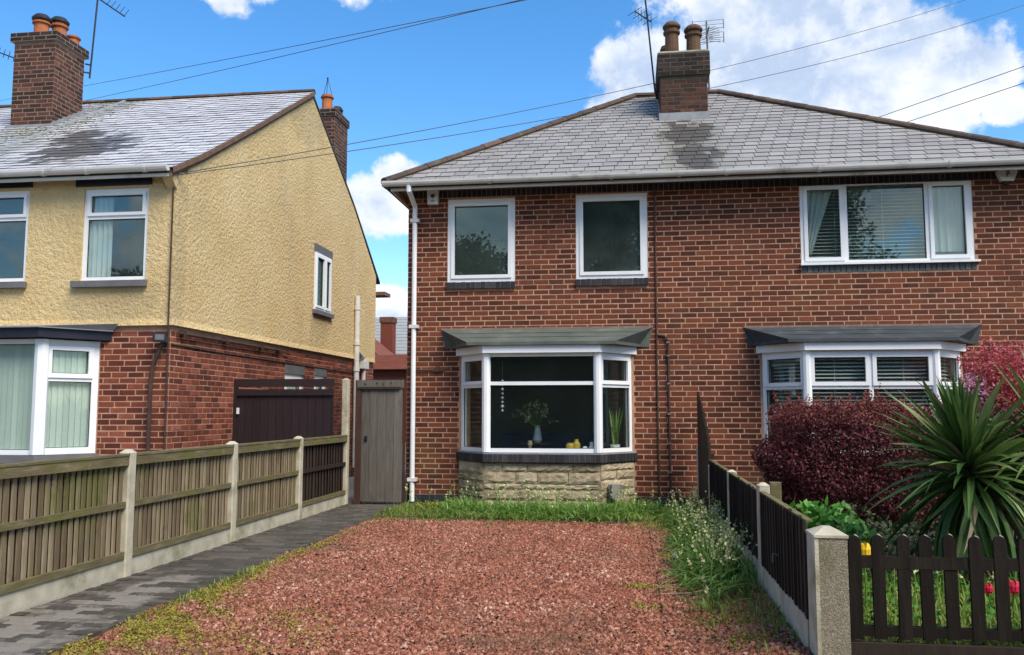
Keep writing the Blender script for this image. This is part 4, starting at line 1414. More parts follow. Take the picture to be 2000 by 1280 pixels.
lay_bricks(nwall, 'brick_orange', (GX, FY, .0), (0, 1, 0), RB - FY, .0, ZB, [(a - .01, b_ + .01, c - .02, d + .17) for a, b_, c, d in side_ops], 230, seen=lambda m: m.z > (.8 if m.y < -.6 else 1.85))
# rendered upper storey
nw = [(-7.06, -6.15, 3.05, 4.27), (-9.0, -7.84, 3.06, 4.29)]
mb = MB()
wall_with_openings(mb, (LX0, FY - .03, 0), (1, 0, 0), GX + .03 - LX0, ZB, 4.48, .26, [(a - LX0, b_ - LX0, c, d) for a, b_, c, d in nw])
gw = (2.60, 3.48, 3.24, 4.32)
wall_with_openings(mb, (GX + .03, FY + .23, 0), (0, 1, 0), RB + .02 - FY - .23, ZB, 4.45, .26, [(gw[0] - FY - .23, gw[1] - FY - .23, gw[2], gw[3])])
prof = [(-2.07, 4.45), (-2.07, 4.62), (-1.75, 4.79), (0, 5.81), (2.31, 7.17), (4.86, 5.66), (6.52, 4.45)]
mb.prism([(GX + .03, y_, z_) for y_, z_ in prof], (-.26, 0, 0))
mb.prism([(GX + .03, y_, z_) for y_, z_ in [(-2.50, 4.38), (-2.333, 4.22), (-2.333, 4.49), (-2.50, 4.40)]], (-.13, 0, 0))     # the corbelled kneeler
mb.box(LX0, LX0 + .2, FY + .23, RB, ZB, 4.5); mb.box(LX0 + .2, GX - .23, RB - .23, RB, ZB, 4.5)
mb.build('rendered_wall', M['render'], nb)
# bell-cast drip of the render
mb = MB()
mb.prism([(LX0, FY - .03, ZB + .09), (LX0, FY - .055, ZB + .002), (LX0, FY - .03, ZB + .002)], (GX + .055 - LX0, 0, 0))
mb.prism([(GX + .03, FY - .03, ZB + .09), (GX + .03, FY - .03, ZB + .002), (GX + .055, FY - .03, ZB + .002)], (0, RB - FY, 0))
mb.build('bell_drip', M['render'], nb)
mb = MB()
mb.box(LX0 + .2, GX - .25, FY + .26, RB - .25, -.05, .2); mb.box(LX0 + .2, GX - .25, FY + .26, RB - .25, 2.5, 2.7); mb.box(LX0 + .2, GX - .25, FY + .26, RB - .25, 4.40, 4.44)
mb.box(LX0 + .2, GX - .25, 1.2, 1.3, .2, 4.4)
mb.build('room_wall', M['interior'], nb)
for i, (a, b_, c, d) in enumerate(nw):
    wn = window(nb, (a, FY - .03), (b_, FY - .03), c, d, [(1, [(.72, False), (.28, True)])], .055, 'glass_mid', d_out=-.03, sash=.035)
    MB().box(a - .09, b_ + .03, FY - .10, FY - .032, c - .085, c - .004).build('sill', M['paint_grey'], wn)
    MB().box(a - .11, b_ + .04, FY - .055, FY - .031, d + .03, d + .12).build('lintel', M['paint_navy'], wn)
    mb = MB(); n_ = 24
    wd = .30 if i == 0 else .2
    yy = lambda t: FY + .075 + .022 * math.sin(t * 26)
    for q in range(n_):
        t0, t1 = q / n_, (q + 1) / n_
        mb.add([(a + .05 + wd * t0, yy(t0), c), (a + .05 + wd * t1, yy(t1), c), (a + .05 + wd * t1, yy(t1), d), (a + .05 + wd * t0, yy(t0), d)], [(0, 1, 2, 3)])
    mb.build('curtain', M['curtain'], wn)
wn = window(nb, (GX + .03, gw[0]), (GX + .03, gw[1]), gw[2], gw[3], [(.6, [(1, True)]), (.4, [(1, True)])], .05, 'glass_up', d_out=.02, sash=.04)
MB().box(GX + .032, GX + .045, gw[0] - .03, gw[1] + .06, gw[3] + .005, gw[3] + .155).build('lintel', M['paint_grey'], wn)
MB().box(GX + .032, GX + .10, gw[0] - .06, gw[1] + .06, gw[2] - .08, gw[2] - .004).build('sill', M['paint_grey'], wn)
MB().box(GX - .12, GX - .11, gw[0], gw[1], gw[2], gw[3]).build('blind', M['blind'], wn)
for (a, b_, c, d) in side_ops:
    wn = window(nb, (GX, a + FY), (GX, b_ + FY), c, d, [(1, [(1, True)])], .05, 'glass', d_out=-.02)
    MB().box(GX - .05, GX + .012, a + FY - .02, b_ + FY + .02, d + .004, d + .16).build('lintel', M['paint_grey'], wn)
# bay
bw = bpy.data.objects.new('bay_window', None); bw.parent = nb; bw.location = Vector((-8, FY, 0)) - nb.location; COL.objects.link(bw)
xl, xr, dx, dep = -9.25, -6.76, .42, .55
Q = [(xl, FY), (xl + dx, FY - dep), (xr - dx, FY - dep), (xr, FY)]
window(nb, Q[1], Q[2], .84, 2.26, [(.5, [(1, False)]), (.5, [(1, False)])], .06, 'glass_clear', d_out=0, name='front_light')
window(nb, Q[2], Q[3], .84, 2.26, [(1, [(.68, False), (.32, True)])], .08, 'glass_clear', d_out=0, name='side_light', sash=.05)
window(nb, Q[0], Q[1], .84, 2.26, [(1, [(.68, False), (.32, True)])], .08, 'glass_clear', d_out=0, name='side_light', sash=.05)
for (px, py) in (Q[1], Q[2]):
    MB().lathe([(.085, .843), (.085, 2.257)], (px, py + .03, 0), 8).build('corner_post', M['upvc'], bw)
def ofs(o):
    return [(xl - o, FY), (xl + dx - o * .45, FY - dep - o), (xr - dx + o * .45, FY - dep - o), (xr + o, FY)]
MB().prism([(*p, 2.275) for p in ofs(.16)], (0, 0, .11)).build('bay_fascia', M['paint_navy'], bw)
rf = MB()
lo = ofs(.20)
rf.add([(xl - .3, FY - .032, 2.49), (xr + .3, FY - .032, 2.49)] + [(x_, y_ - (.034 if y_ == FY else 0), 2.40) for x_, y_ in lo] + [(x_, y_ - (.034 if y_ == FY else 0), 2.387) for x_, y_ in lo],
       [(0, 3, 4, 1), (0, 2, 3), (1, 4, 5), (2, 6, 7, 3), (3, 7, 8, 4), (4, 8, 9, 5), (6, 9, 8, 7)])
rf.build('bay_roof', M['lead'], bw)
MB().prism([(*p, .74) for p in ofs(.06)], (0, 0, .095)).build('sill', M['paint_grey'], bw)
MB().prism([(*p, -.05) for p in ofs(-.02)], (0, 0, .785)).build('apron', M['brick_orange'], bw)
for (p, q, nvan) in ((Q[1], Q[2], 20), (Q[2], Q[3], 8), (Q[0], Q[1], 8)):
    p, q = Vector((*p, 0)), Vector((*q, 0))
    u_ = (q - p).normalized(); nin = Vector((-u_.y, u_.x, 0)); L = (q - p).length
    mb = MB()
    for k in range(nvan):
        c0 = p + nin * .085 + u_ * (.06 + (L - .12) * (k + .5) / nvan)
        d_ = (u_ * .97 + nin * .22).normalized()
        mb.obox(c0, d_, nin, (0, 0, 1), (-.07, .07), (0, .002), (.90, 2.22))
    mb.build('vertical_blind', M['blind_green'], bw, kind='stuff')
# roof
pr = [(-2.52, 4.44), (-1.75, 4.84), (0, 5.86), (2.31, 7.24), (4.86, 5.72), (6.8, 4.36)]
RXr = GX + .045
mb = MB()
vs = [(LX0 - 3, y_, z_) for y_, z_ in pr] + [(RXr, y_, z_) for y_, z_ in pr]
vs += [(x_, y_, z_ - .05) for x_, y_, z_ in vs]
fs = []
for i in range(5):
    fs += [(i + 1, i, 6 + i, 7 + i), (12 + i, 13 + i, 19 + i, 18 + i), (6 + i, 18 + i, 19 + i, 7 + i), (i, i + 1, 13 + i, 12 + i)]
fs += [(0, 12, 18, 6), (5, 11, 23, 17)]
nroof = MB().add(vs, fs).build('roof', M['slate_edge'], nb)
pl_ = [Vector((0, y_, z_)) for y_, z_ in pr[:4]]
acc = [0]
for a, b_ in zip(pl_, pl_[1:]):
    acc.append(acc[-1] + (b_ - a).length)
def along(s_):
    for i in range(3):
        if s_ <= acc[i + 1] + 1e-6:
            t = (s_ - acc[i]) / (acc[i + 1] - acc[i])
            p = pl_[i].lerp(pl_[i + 1], t)
            return (p.y, p.z)
    return (pl_[-1].y, pl_[-1].z)
nr = 30
rw = [(LX0, RXr + .02, along(acc[-1] * k / nr), along(acc[-1] * (k + 1) / nr)) for k in range(nr)]
slates(nroof, rw, 'slate_pale', 300, .30, seen=lambda q: q[0] > -10.9)
ridge_row(nroof, (LX0, 2.31, 7.25), (RXr, 2.31, 7.25), .45, .085)
mb = MB()
for i in range(3):
    (y0, z0), (y1, z1) = pr[i], pr[i + 1]
    mb.prism([(RXr + .024, y0, z0 - .045), (RXr + .024, y1, z1 - .045), (RXr + .024, y1, z1 + .018), (RXr + .024, y0, z0 + .018)], (.018, 0, 0))
    mb.add([(RXr - .03, y0, z0 - .055), (RXr + .005, y0, z0 - .055), (RXr + .005, y1, z1 - .055), (RXr - .03, y1, z1 - .055),
            (RXr - .03, y0, z0 - .10), (RXr + .005, y0, z0 - .10), (RXr + .005, y1, z1 - .10), (RXr - .03, y1, z1 - .10)], [(0, 1, 2, 3), (7, 6, 5, 4), (1, 5, 6, 2), (0, 3, 7, 4), (0, 4, 5, 1)])
mb.build('verge', M['verge'], nroof)
# mortar fillet where the two halves of the roof meet
mb = MB()
for i in range(3):
    (y0, z0), (y1, z1) = pr[i], pr[i + 1]
    mb.tube([(-9.28 - .06 * i, y0, z0 + .03), (-9.28 - .06 * (i + 1), y1, z1 + .03)], .035, 6)
mb.build('roof_fillet', M['lead'], nroof)
mb = MB()
mb.box(LX0, GX + .02, -2.49, FY - .035, 4.425, 4.435)
mb.build('soffit', M['soffit'], nb)
MB().box(LX0, GX + .03, -2.515, -2.492, 4.35, 4.445).build('fascia', M['gutter'], nb)
q = rng.normal(size=(900, 2))
yy_ = np.clip(.6 + q[:, 1] * 1.1, -1.7, 2.2)
P = np.stack([-9.55 + q[:, 0] * .42 - .06 * yy_, yy_, 5.86 + .597 * yy_ + .035], 1)
V, F = leaf_cloud(P, .05, .7, .7, up=(0, -.5, .85))
np_mesh('moss', V, F, M['roof_moss'], nroof, kind='stuff')
gutter(nb, LX0, GX + .03, -2.575, 4.475, .058, joints=(-8.75, -8.2, -7.5, -6.9, -6.1))
# big chimney
ch = chimney_stack(nb, -10.46, -9.69, .53, 1.32, 6.0, 7.86, 'brick_sooty', .15, .05, 'brick_black', mortar='mortar_grey')
mb = MB()
mb.box(-10.5, -9.66, .47, .526, 6.07, 6.22)
mb.prism([(-9.686, .5, 6.08), (-9.686, 1.36, 6.6), (-9.686, 1.36, 6.76), (-9.686, .5, 6.24)], (.024, 0, 0))
for k in range(6):
    y_ = .55 + k * .13
    mb.box(-9.686, -9.655, y_, y_ + .12, 6.22 + k * .078, 6.30 + k * .078)
mb.build('lead_flashing', M['lead'], ch)
pot(ch, (-10.10, .70, 7.86), .135, .28, 'pot', cowl=1)
pot(ch, (-9.98, 1.0, 7.86), .135, .36, 'pot', cowl=1)
pot(ch, (-9.86, 1.22, 7.86), .115, .22, 'pot')
# rear chimney at the gable
ch = chimney_stack(nb, -6.26, -5.87, 3.85, 4.65, 5.2, 7.50, 'brick_sooty', .16, .03, 'brick_black', mortar='mortar_grey')
po = pot(ch, (-6.10, 4.02, 7.50), .12, .34, 'pot')
mb = MB()
for a_ in (0, 2.1, 4.2):
    mb.tube([(-6.10 + .1 * math.cos(a_), 4.02 + .1 * math.sin(a_), 7.84), (-6.10, 4.02, 8.2)], .006, 4)
mb.lathe([(.0001, 8.17), (.022, 8.2), (.0001, 8.24)], (-6.10, 4.02, 0), 8)
mb.build('bird_guard', M['black_metal'], ch)
pot(ch, (-6.02, 4.42, 7.50), .10, .12, 'pot_buff', cowl=1)
# pipes, cable and conduit
mb = MB()
mb.tube([(-5.82, -2.40, 2.27), (-5.90, -2.375, 2.12), (-5.98, -2.37, 1.95), (-6.0, -2.37, 1.7), (-6.0, -2.37, .05)], .028, 8)
mb.build('downpipe', M['iron'], nb)
mb = MB()
mb.tube([(-5.80, -2.355, 4.44), (-5.80, -2.355, 2.5), (-5.80, -2.34, 2.4), (-5.80, -2.33, .1)], .011, 6)
mb.tube([(-5.775, -2.30, 2.22), (-5.775, -1.0, 2.2), (-5.775, 1.2, 2.19), (-5.775, 5.2, 2.17)], .010, 6)
mb.build('wall_cable', M['iron'], nb)
mb = MB()
mb.tube([(-5.74, -2.2, 2.37), (-5.74, 1.1, 2.37)], .022, 8)
mb.tube([(-5.765, 1.1, 2.37), (-5.74, 1.5, 2.33)], .012, 6)
for y_ in (-2.1, -.9, .3, 1.0):
    mb.box(-5.79, -5.71, y_, y_ + .05, 2.335, 2.41)
mb.build('conduit', M['iron'], nb)
mb = MB()
mb.tube([(-5.70, 5.0, .2), (-5.70, 5.0, 3.80)], .055, 12)
sp = mb.build('soil_pipe', M['gutter'], nb)
mb = MB()
for z_ in (2.2, 2.75, 3.5):
    mb.lathe([(.068, z_), (.068, z_ + .09)], (-5.70, 5.0, 0), 12)
mb.tube([(-5.70, 5.0, 2.65), (-5.72, 5.55, 2.5), (-5.72, 5.6, .2)], .045, 10)
mb.box(-5.78, -5.66, 5.4, 5.75, 2.28, 2.45)
mb.build('pipe_collar', M['gutter'], sp)
mb = MB()
mb.box(GX + .01, GX + .02, 3.85, 3.97, 2.2, 2.32)
mb.build('vent_grille', M['brick_orange'], nb)
mb = MB(); mb.box(-6.5, -5.55, 6.53, 7.0, 4.02, 4.10)
mb.build('rear_eaves', M['soffit'], nb)

fl = thing('floodlight', 'small security floodlight on the brick corner of the yellow house', 'floodlight', (-5.86, -2.32, 2.28))
MB().obox((-5.86, -2.43, 2.30), (.95, .3, 0), (-.3, .95, 0), (0, 0, 1), (-.085, .085), (-.03, .05), (-.06, .06)).build('housing', M['black_metal'], fl)
MB().obox((-5.86, -2.43, 2.30), (.95, .3, 0), (-.3, .95, 0), (0, 0, 1), (-.055, .055), (-.034, -.031), (-.035, .035)).build('lens', M['alu'], fl)
MB().box(-5.89, -5.83, -2.40, -2.31, 2.28, 2.33).build('bracket', M['black_metal'], fl)

# aerials on the neighbour
bs = (-9.60, 1.36, 7.35)
aerial('tall thin aerial mast on the wide brick chimney with three pots', bs, (-9.50, 1.36, 9.1),
       [('boom', [((-9.50, 1.36, 8.85), (-8.9, 1.25, 8.42), .014)]), ('element', [((-9.32 + .1 * k, 1.33 - .02 * k, 8.70 - .07 * k), (-9.22 + .1 * k, 1.33 - .02 * k, 8.82 - .07 * k), .005) for k in range(5)]),
        ('bracket', [((-9.60, 1.36, 7.60), (-9.66, 1.30, 7.60), .016), ((-9.60, 1.36, 7.45), (-9.68, 1.30, 7.45), .016)])], 'black_metal')
aerial('aerial tip poking into view at the left edge of the sky', (-12.55, 2.4, 7.2), (-12.45, 2.4, 8.55),
       [('boom', [((-12.65, 2.4, 8.58), (-11.95, 2.4, 8.30), .013)]), ('element', [((-12.3 + .11 * k, 2.4, 8.36 - .045 * k), (-12.26 + .11 * k, 2.4, 8.53 - .045 * k), .007) for k in range(4)])], 'black_metal')

# ================================================================== FENCES AND GATES
def board_mesh(w_, h, t, mat, top='flat', n=3):
    out = []
    for _ in range(n):
        mb = MB()
        j = lambda: random.uniform(-.002, .002)
        x = w_ / 2
        if top == 'round':
            poly = [(-x, 0), (x, 0), (x, h - w_ * .55)] + [(x * math.cos(a), h - w_ * .55 + w_ * .55 * math.sin(a)) for a in (R(35), R(65), R(90), R(115), R(145))] + [(-x, h - w_ * .55)]
        else:
            poly = [(-x + j(), 0), (x + j(), 0), (x + j(), h + j()), (-x + j(), h + j())]
        mb.prism([(0, a, b_) for a, b_ in poly], (t, 0, 0))            # board in the YZ plane, thickness to +X
        me = bpy.data.meshes.new('board')
        me.from_pydata(mb.v, [], mb.f)
        me.materials.append(M[mat])
        out.append(me)
    return out


def conc_post(parent, x0, x1, y0, y1, h, zb=-.1, mat='concrete', cap=.03):
    e = .012
    mb = MB()
    mb.prism([(x0 + e, y0, zb), (x1 - e, y0, zb), (x1, y0 + e, zb), (x1, y1 - e, zb), (x1 - e, y1, zb), (x0 + e, y1, zb), (x0, y1 - e, zb), (x0, y0 + e, zb)], (0, 0, h - cap - zb))
    xm, ym = (x0 + x1) / 2, (y0 + y1) / 2
    q = .35
    a = [(x0, y0, h - cap + .0005), (x1, y0, h - cap + .0005), (x1, y1, h - cap + .0005), (x0, y1, h - cap + .0005)]
    b_ = [(xm + (px - xm) * q, ym + (py - ym) * q, h) for px, py, _ in a]
    mb.add(a + b_, [(4, 5, 6, 7)] + [(i, (i + 1) % 4, 4 + (i + 1) % 4, 4 + i) for i in range(4)])
    return mb.build('post', M[mat], parent, origin=(xm, ym, 0))


fl_ = thing('panel_fence', 'weathered wooden panel fence with pale concrete posts along the path', 'fence', (-4.2, -4, 0))
py = [-7.68, -5.74, -3.81, -1.94]
for y_ in py:
    conc_post(fl_, -4.25, -4.15, y_ - .055, y_ + .055, 1.055)
conc_post(fl_, -4.25, -4.15, -.16, -.05, 1.86)
boards = board_mesh(.058, .80, .013, 'plank_weathered')
boards_d = board_mesh(.12, .78, .013, 'plank_brown')
ends = [(py[0], py[1]), (py[1], py[2]), (py[2], py[3]), (py[3], -.10)]
for i, (a, b_) in enumerate(ends):
    a, b_ = a + .057, b_ - .057
    dark = i == 3
    # gravel board
    mb = MB()
    mb.box(-4.225, -4.175, a, b_, -.05, .155)
    mb.build('gravel_board', M['concrete'], fl_, origin=(-4.2, (a + b_) / 2, 0))
    w_ = .112 if dark else .0692
    n_ = int((b_ - a) / w_)
    st = (b_ - a) / n_
    for k in range(n_):
        o = link('board', random.choice(boards_d if dark else boards), None, fl_, (-4.208 + random.uniform(-.002, .003), a + (k + .5) * st, .165 + random.uniform(-.004, .004)))
        o.rotation_euler = (random.uniform(-.008, .008), 0, R(13) + random.uniform(-.03, .03))
    MB().box(-4.222, -4.214, a, b_, .16, .96).build('shadow_backing', M['plank_brown'], fl_, origin=(-4.218, (a + b_) / 2, .16))  # dark sheet added for the shadow lines where boards overlap
    rm = 'rail_mossy'
    mk = lambda z0, z1, m_, x1: MB().box(-4.192, x1, a, b_, z0, z1).build('rail', M[m_], fl_, origin=(-4.19, (a + b_) / 2, z0))
    mk(.925, 1.0, rm, -4.150)
    MB().box(-4.235, -4.145, a, b_, 1.002, 1.020).build('capping', M['rail_mossy'], fl_, origin=(-4.19, (a + b_) / 2, 1.0))
    mk(.575, .625, 'plank_brown2' if dark else rm, -4.165)
    mk(.160, .215, rm, -4.160)
    MB().box(-4.24, -4.212, a, b_, .9, .97).build('rail', M[rm], fl_, origin=(-4.23, (a + b_) / 2, .9))

dg = thing('driveway_gate', 'dark brown boarded gate standing beside the yellow house', 'gate', (-5, -.45, 0))
x = -5.74
while x < -4.28:
    w_ = min(.118, -4.27 - x)
    j = random.uniform(-.003, .003)
    MB().box(x + .003, x + w_ - .002, -.46 + j, -.435 + j, .06, 1.69).build('board', M['gate_dark'], dg, origin=(x, -.45, .06))
    x += .12
MB().box(-5.76, -4.265, -.475, -.43, 1.725, 1.84).build('top_rail', M['gate_dark'], dg)
MB().box(-5.74, -4.27, -.49, -.462, 1.60, 1.69).build('top_rail', M['gate_dark'], dg)
MB().box(-5.74, -4.27, -.49, -.465, .2, .3).build('bottom_rail', M['gate_dark'], dg)
MB().box(-5.785, -5.745, -.49, -.42, 0, 1.84).build('gate_post', M['gate_dark'], dg)
MB().box(-5.73, -5.70, -.50, -.468, 1.33, 1.42).build('latch', M['ornament'], dg)

gg = thing('garden_gate', 'silvery weathered wooden side gate between the fence and the brick house', 'gate', (-3.7, -.1, 0))
for k in range(5):
    x0 = -3.955 + k * .124
    j = random.uniform(-.003, .003)
    MB().box(x0 + .002, x0 + .122, -.11 + j, -.085 + j, .05, 1.70 + random.uniform(-.003, .003)).build('board', M['gate_grey'], gg, origin=(x0, -.1, .05))
MB().box(-4.02, -3.315, -.135, -.08, 1.715, 1.83).build('head_rail', M['gate_grey'], gg)
MB().box(-4.0, -3.36, -.145, -.136, 1.695, 1.73).build('drip_strip', M['plank_brown2'], gg)
MB().box(-4.045, -3.955, -.13, -.03, 0, 1.83).build('gate_post', M['post_brown'], gg)
MB().box(-3.333, -3.308, -.08, -.03, 0, 1.71).build('gate_post', M['post_brown'], gg)
mb = MB(); mb.box(-3.90, -3.86, -.125, -.112, .93, 1.01); mb.tube([(-3.88, -.13, .95), (-3.88, -.15, .98)], .008, 6)
mb.build('latch', M['black_metal'], gg)
mb = MB()
for x_, z_ in ((-3.9, 1.77), (-3.72, 1.78), (-3.62, 1.77), (-3.5, 1.78)):
    mb.box(x_ - .012, x_ + .012, -.139, -.1355, z_ - .01, z_ + .01)
mb.build('nail', M['black_metal'], gg)

# right-hand fence
fr_ = thing('boundary_fence', 'dark brown boarded fence with thin concrete posts dividing the two front gardens', 'fence', (.92, -4, .1))
pz = [(-6.05, .86), (-4.08, .82), (-2.05, .75)]
for y_, h in pz:
    conc_post(fr_, .905, .99, y_ - .05, y_ + .05, h, cap=.02)
conc_post(fr_, .905, .98, -.30, -.22, .9, cap=.02)
MB().box(1.0, 1.075, -6.06, -5.98, .05, .86).build('timber_post', M['rail_mossy'], fr_)
bd = board_mesh(.108, .505, .016, 'plank_brown2')
for (a, b_) in ((-7.76, -6.10), (-6.0, -4.13), (-4.03, -2.10)):
    n_ = int((b_ - a) / .098)
    st = (b_ - a) / n_
    for k in range(n_):
        o = link('board', random.choice(bd), None, fr_, (.925 + random.uniform(-.002, .002), a + (k + .5) * st, .29 + random.uniform(-.005, .012)))
        o.rotation_euler = (random.uniform(-.01, .01), 0, R(180 - 6) + random.uniform(-.02, .02))
    MB().box(.908, .955, a, b_, -.05, .288).build('gravel_board', M['concrete'], fr_, origin=(.935, (a + b_) / 2, 0))
    for z_ in (.36, .66):
        MB().box(.942, .985, a, b_, z_, z_ + .06).build('rail', M['plank_brown2'], fr_, origin=(.96, (a + b_) / 2, z_))
    MB().box(.912, .95, a, b_, .792, .803).build('capping', M['rail_mossy'], fr_, origin=(.93, (a + b_) / 2, .79))
n_ = 15
for k in range(n_):
    y0 = -1.98 + k * .112
    h = 1.0 + .64 * (k / (n_ - 1)) ** .8
    mb = MB().box(.918, .945, y0, y0 + .108, .08, h)
    mb.build('board', M['plank_brown'], fr_, origin=(.93, y0, .1))
for z_ in (.3, .8):
    MB().box(.947, .985, -1.98, -.3, z_, z_ + .06).build('rail', M['plank_brown'], fr_)
# hook on the near panel
mb = MB(); mb.tube([(.905, -6.9, .48), (.875, -6.9, .485), (.868, -6.93, .47), (.868, -6.93, .44)], .007, 6); mb.build('hook', M['alu'], fr_)

gp = thing('gate_post', 'thick square concrete post with exposed pebbles at the front corner of the fences', 'post', (1.0, -7.85, 0))
mb = MB()
x0, x1, y0, y1 = .915, 1.075, -7.97, -7.77
mb.box(x0 + .02, x1, y0, y1, -.1, .735)
mb.build('shaft', M['aggregate'], gp)
MB().box(x0, x0 + .0195, y0 - .001, y1 + .002, -.1, .738).build('smooth_edge', M['concrete'], gp)
mb = MB()
a = [(x0 - .004, y0 - .006, .7385), (x1 + .006, y0 - .006, .7385), (x1 + .006, y1, .7385), (x0 - .004, y1, .7385)]
b_ = [(p, q, .752) for p, q, _ in a]
xm, ym = (x0 + x1) / 2, (y0 + y1) / 2
c_ = [(xm + (p - xm) * .25, ym + (q - ym) * .25, .785) for p, q, _ in a]
mb.add(a + b_ + c_, [(3, 2, 1, 0), (8, 9, 10, 11)] + [(i, (i + 1) % 4, 4 + (i + 1) % 4, 4 + i) for i in range(4)] + [(4 + i, 4 + (i + 1) % 4, 8 + (i + 1) % 4, 8 + i) for i in range(4)])
mb.build('cap', M['concrete'], gp)

pf = thing('picket_fence', 'low dark wooden picket fence with rounded tops in front of the planted garden', 'fence', (2.4, -7.82, .1))
pk = board_mesh(.062, .52, .02, 'picket', 'round', 4)
worn = MB().tube([(0, -.024, .497), (0, -.012, .515), (0, 0, .521)], .007, 5)
wm = bpy.data.meshes.new('worn_edge'); wm.from_pydata(worn.v, [], worn.f); wm.materials.append(M['picket_worn'])
x = 1.135
k = 0
while x < 4.2:
    o = link('picket', random.choice(pk), None, pf, (x, -7.86, .225 + random.uniform(-.006, .006)))
    o.rotation_euler = (random.uniform(-.012, .012), random.uniform(-.02, .02), R(90) + random.uniform(-.03, .03))
    e = link('worn_edge', wm, None, o)
    e.location = (.012, 0, .0)
    x += .116 + random.uniform(-.004, .006)
    k += 1
MB().box(1.08, 4.3, -7.858, -7.82, .575, .635).build('rail', M['picket'], pf)
MB().box(1.08, 4.3, -7.858, -7.82, .235, .285).build('rail', M['picket'], pf)
MB().box(1.08, 4.3, -7.875, -7.835, -.05, .205).build('gravel_board', M['plank_brown2'], pf)

# ================================================================== PLANTS
def blob_points(n, c, r, shell=.72, sup=2.6, bump=.12, zmin=None, seed=0):
    """points through the outer part of a lumpy rounded box"""
    d = rng.normal(size=(n, 3))
    d /= np.linalg.norm(d, axis=1)[:, None]
    s = (np.abs(d) ** sup).sum(1) ** (-1 / sup)
    ph = np.arange(3) * 2.1 + seed
    lump = 1 + bump * (np.sin(d[:, 0] * 7 + ph[0]) * np.sin(d[:, 1] * 6 + ph[1]) + np.sin(d[:, 2] * 8 + ph[2] + d[:, 0] * 4) * .7)
    t = rng.uniform(shell, 1, n) ** .7 * lump * s
    P = np.array(c) + d * t[:, None] * np.array(r)
    if zmin is not None:
        P = P[P[:, 2] > zmin]
    return P, d


hd = thing('barberry_hedge', 'large clipped dark red leaved hedge in front of the right bay window', 'hedge', (2.5, -2.7, .1))
P1, d1 = blob_points(60000, (2.40, -2.65, .80), (.98, .85, .66), .45, 3.2, .085, .14)
P2, _ = blob_points(14000, (3.75, -2.2, .82), (.8, .6, .62), .70, 3, .06, .14, 2)
V, F = leaf_cloud(np.concatenate([P1, P2]), .036)
np_mesh('leaves', V, F, M['berberis'], hd, kind='stuff')
up = P1[(P1[:, 2] > 1.22)]
n_ = 3600
q = rng.integers(0, len(up), n_)
P = up[q] + np.stack([rng.normal(0, .02, n_), rng.normal(0, .02, n_), np.abs(rng.normal(0, .045, n_))], 1)
sp_ = []
for k in range(130):
    b0 = up[rng.integers(0, len(up))]
    d0 = np.array([random.gauss(0, .45), random.gauss(0, .45), 1.0])
    ln = random.uniform(.07, .20)
    sp_.append(b0 + d0 * np.linspace(0, ln, 14)[:, None] + rng.normal(0, .008, (14, 3)))
P = np.concatenate([P] + sp_)
V, F = leaf_cloud(P, .032)
np_mesh('shoots', V, F, M['berberis_tip'], hd, kind='stuff')
mb = MB()
for k in range(26):
    a, r_ = random.uniform(0, 6.28), random.uniform(.1, .75)
    mb.tube([(2.4 + random.gauss(0, .12), -2.6 + random.gauss(0, .12), .08), (2.4 + math.cos(a) * r_ * .7, -2.6 + math.sin(a) * r_ * .6, .6), (2.4 + math.cos(a) * r_, -2.6 + math.sin(a) * r_ * .8, random.uniform(.9, 1.35))], [.014, .010, .004], 5)
mb.build('stem', M['stem'], hd)

rs = thing('photinia_shrub', 'pink and red leaved shrub rising behind the sword leaved plant', 'shrub', (4.6, -1.5, .1))
P1, _ = blob_points(11000, (4.75, -1.55, 1.40), (.95, .6, .74), .45, 2.2, .16, .3)
P2, _ = blob_points(4500, (4.38, -1.7, 1.75), (.52, .4, .44), .3, 2, .2, None, 3)
V, F = leaf_cloud(np.concatenate([P1, P2]), .045)
np_mesh('leaves', V, F, M['redshrub'], rs, kind='stuff')
P, _ = blob_points(520, (3.95, -1.85, 1.62), (.20, .2, .22), .2, 2, .2)
V, F = leaf_cloud(P, .04)
np_mesh('blossom', V, F, M['pinkleaf'], rs, kind='stuff')
mb = MB()
for k in range(16):
    a, r_ = random.uniform(0, 6.28), random.uniform(.2, .8)
    mb.tube([(4.7, -1.5, .1), (4.7 + math.cos(a) * r_ * .5, -1.5 + math.sin(a) * r_ * .4, .9), (4.7 + math.cos(a) * r_, -1.5 + math.sin(a) * r_ * .6, random.uniform(1.4, 2.0))], [.018, .012, .004], 5)
for k in range(5):
    mb.tube([(4.3, -1.6, .9), (3.95 + random.gauss(0, .1), -1.85, 1.5 + random.random() * .25)], [.008, .003], 4)
mb.build('stem', M['stem'], rs)


def sword_leaf(L, w_, droop, fold=.35, seg=6):
    """one channelled strap leaf along +X from the origin"""
    mb = MB()
    vs = []
    for i in range(seg + 1):
        t = i / seg
        ww = w_ * (.62 + .75 * t - 1.33 * t ** 2.4) * .5 if i < seg else .001
        x_, z_ = L * (t - .10 * droop * t * t), -L * droop * .5 * t ** 2.3
        vs += [(x_, -ww, z_ + ww * fold), (x_, 0, z_), (x_, ww, z_ + ww * fold)]
    fs = []
    for i in range(seg):
        for k_ in (0, 1):
            fs.append((3 * i + k_, 3 * i + 3 + k_, 3 * i + 4 + k_, 3 * i + 1 + k_))
    me = bpy.data.meshes.new('leaf')
    me.from_pydata(vs, [], fs)
    return me


ya = {}
for mt in ('yucca', 'yucca_dry'):
    ya[mt] = []
    for dr in (.08, .28, .6, 1.0, 1.45):
        me = sword_leaf(.68, .060, dr)
        me.materials.append(M[mt])
        ya[mt].append(me)


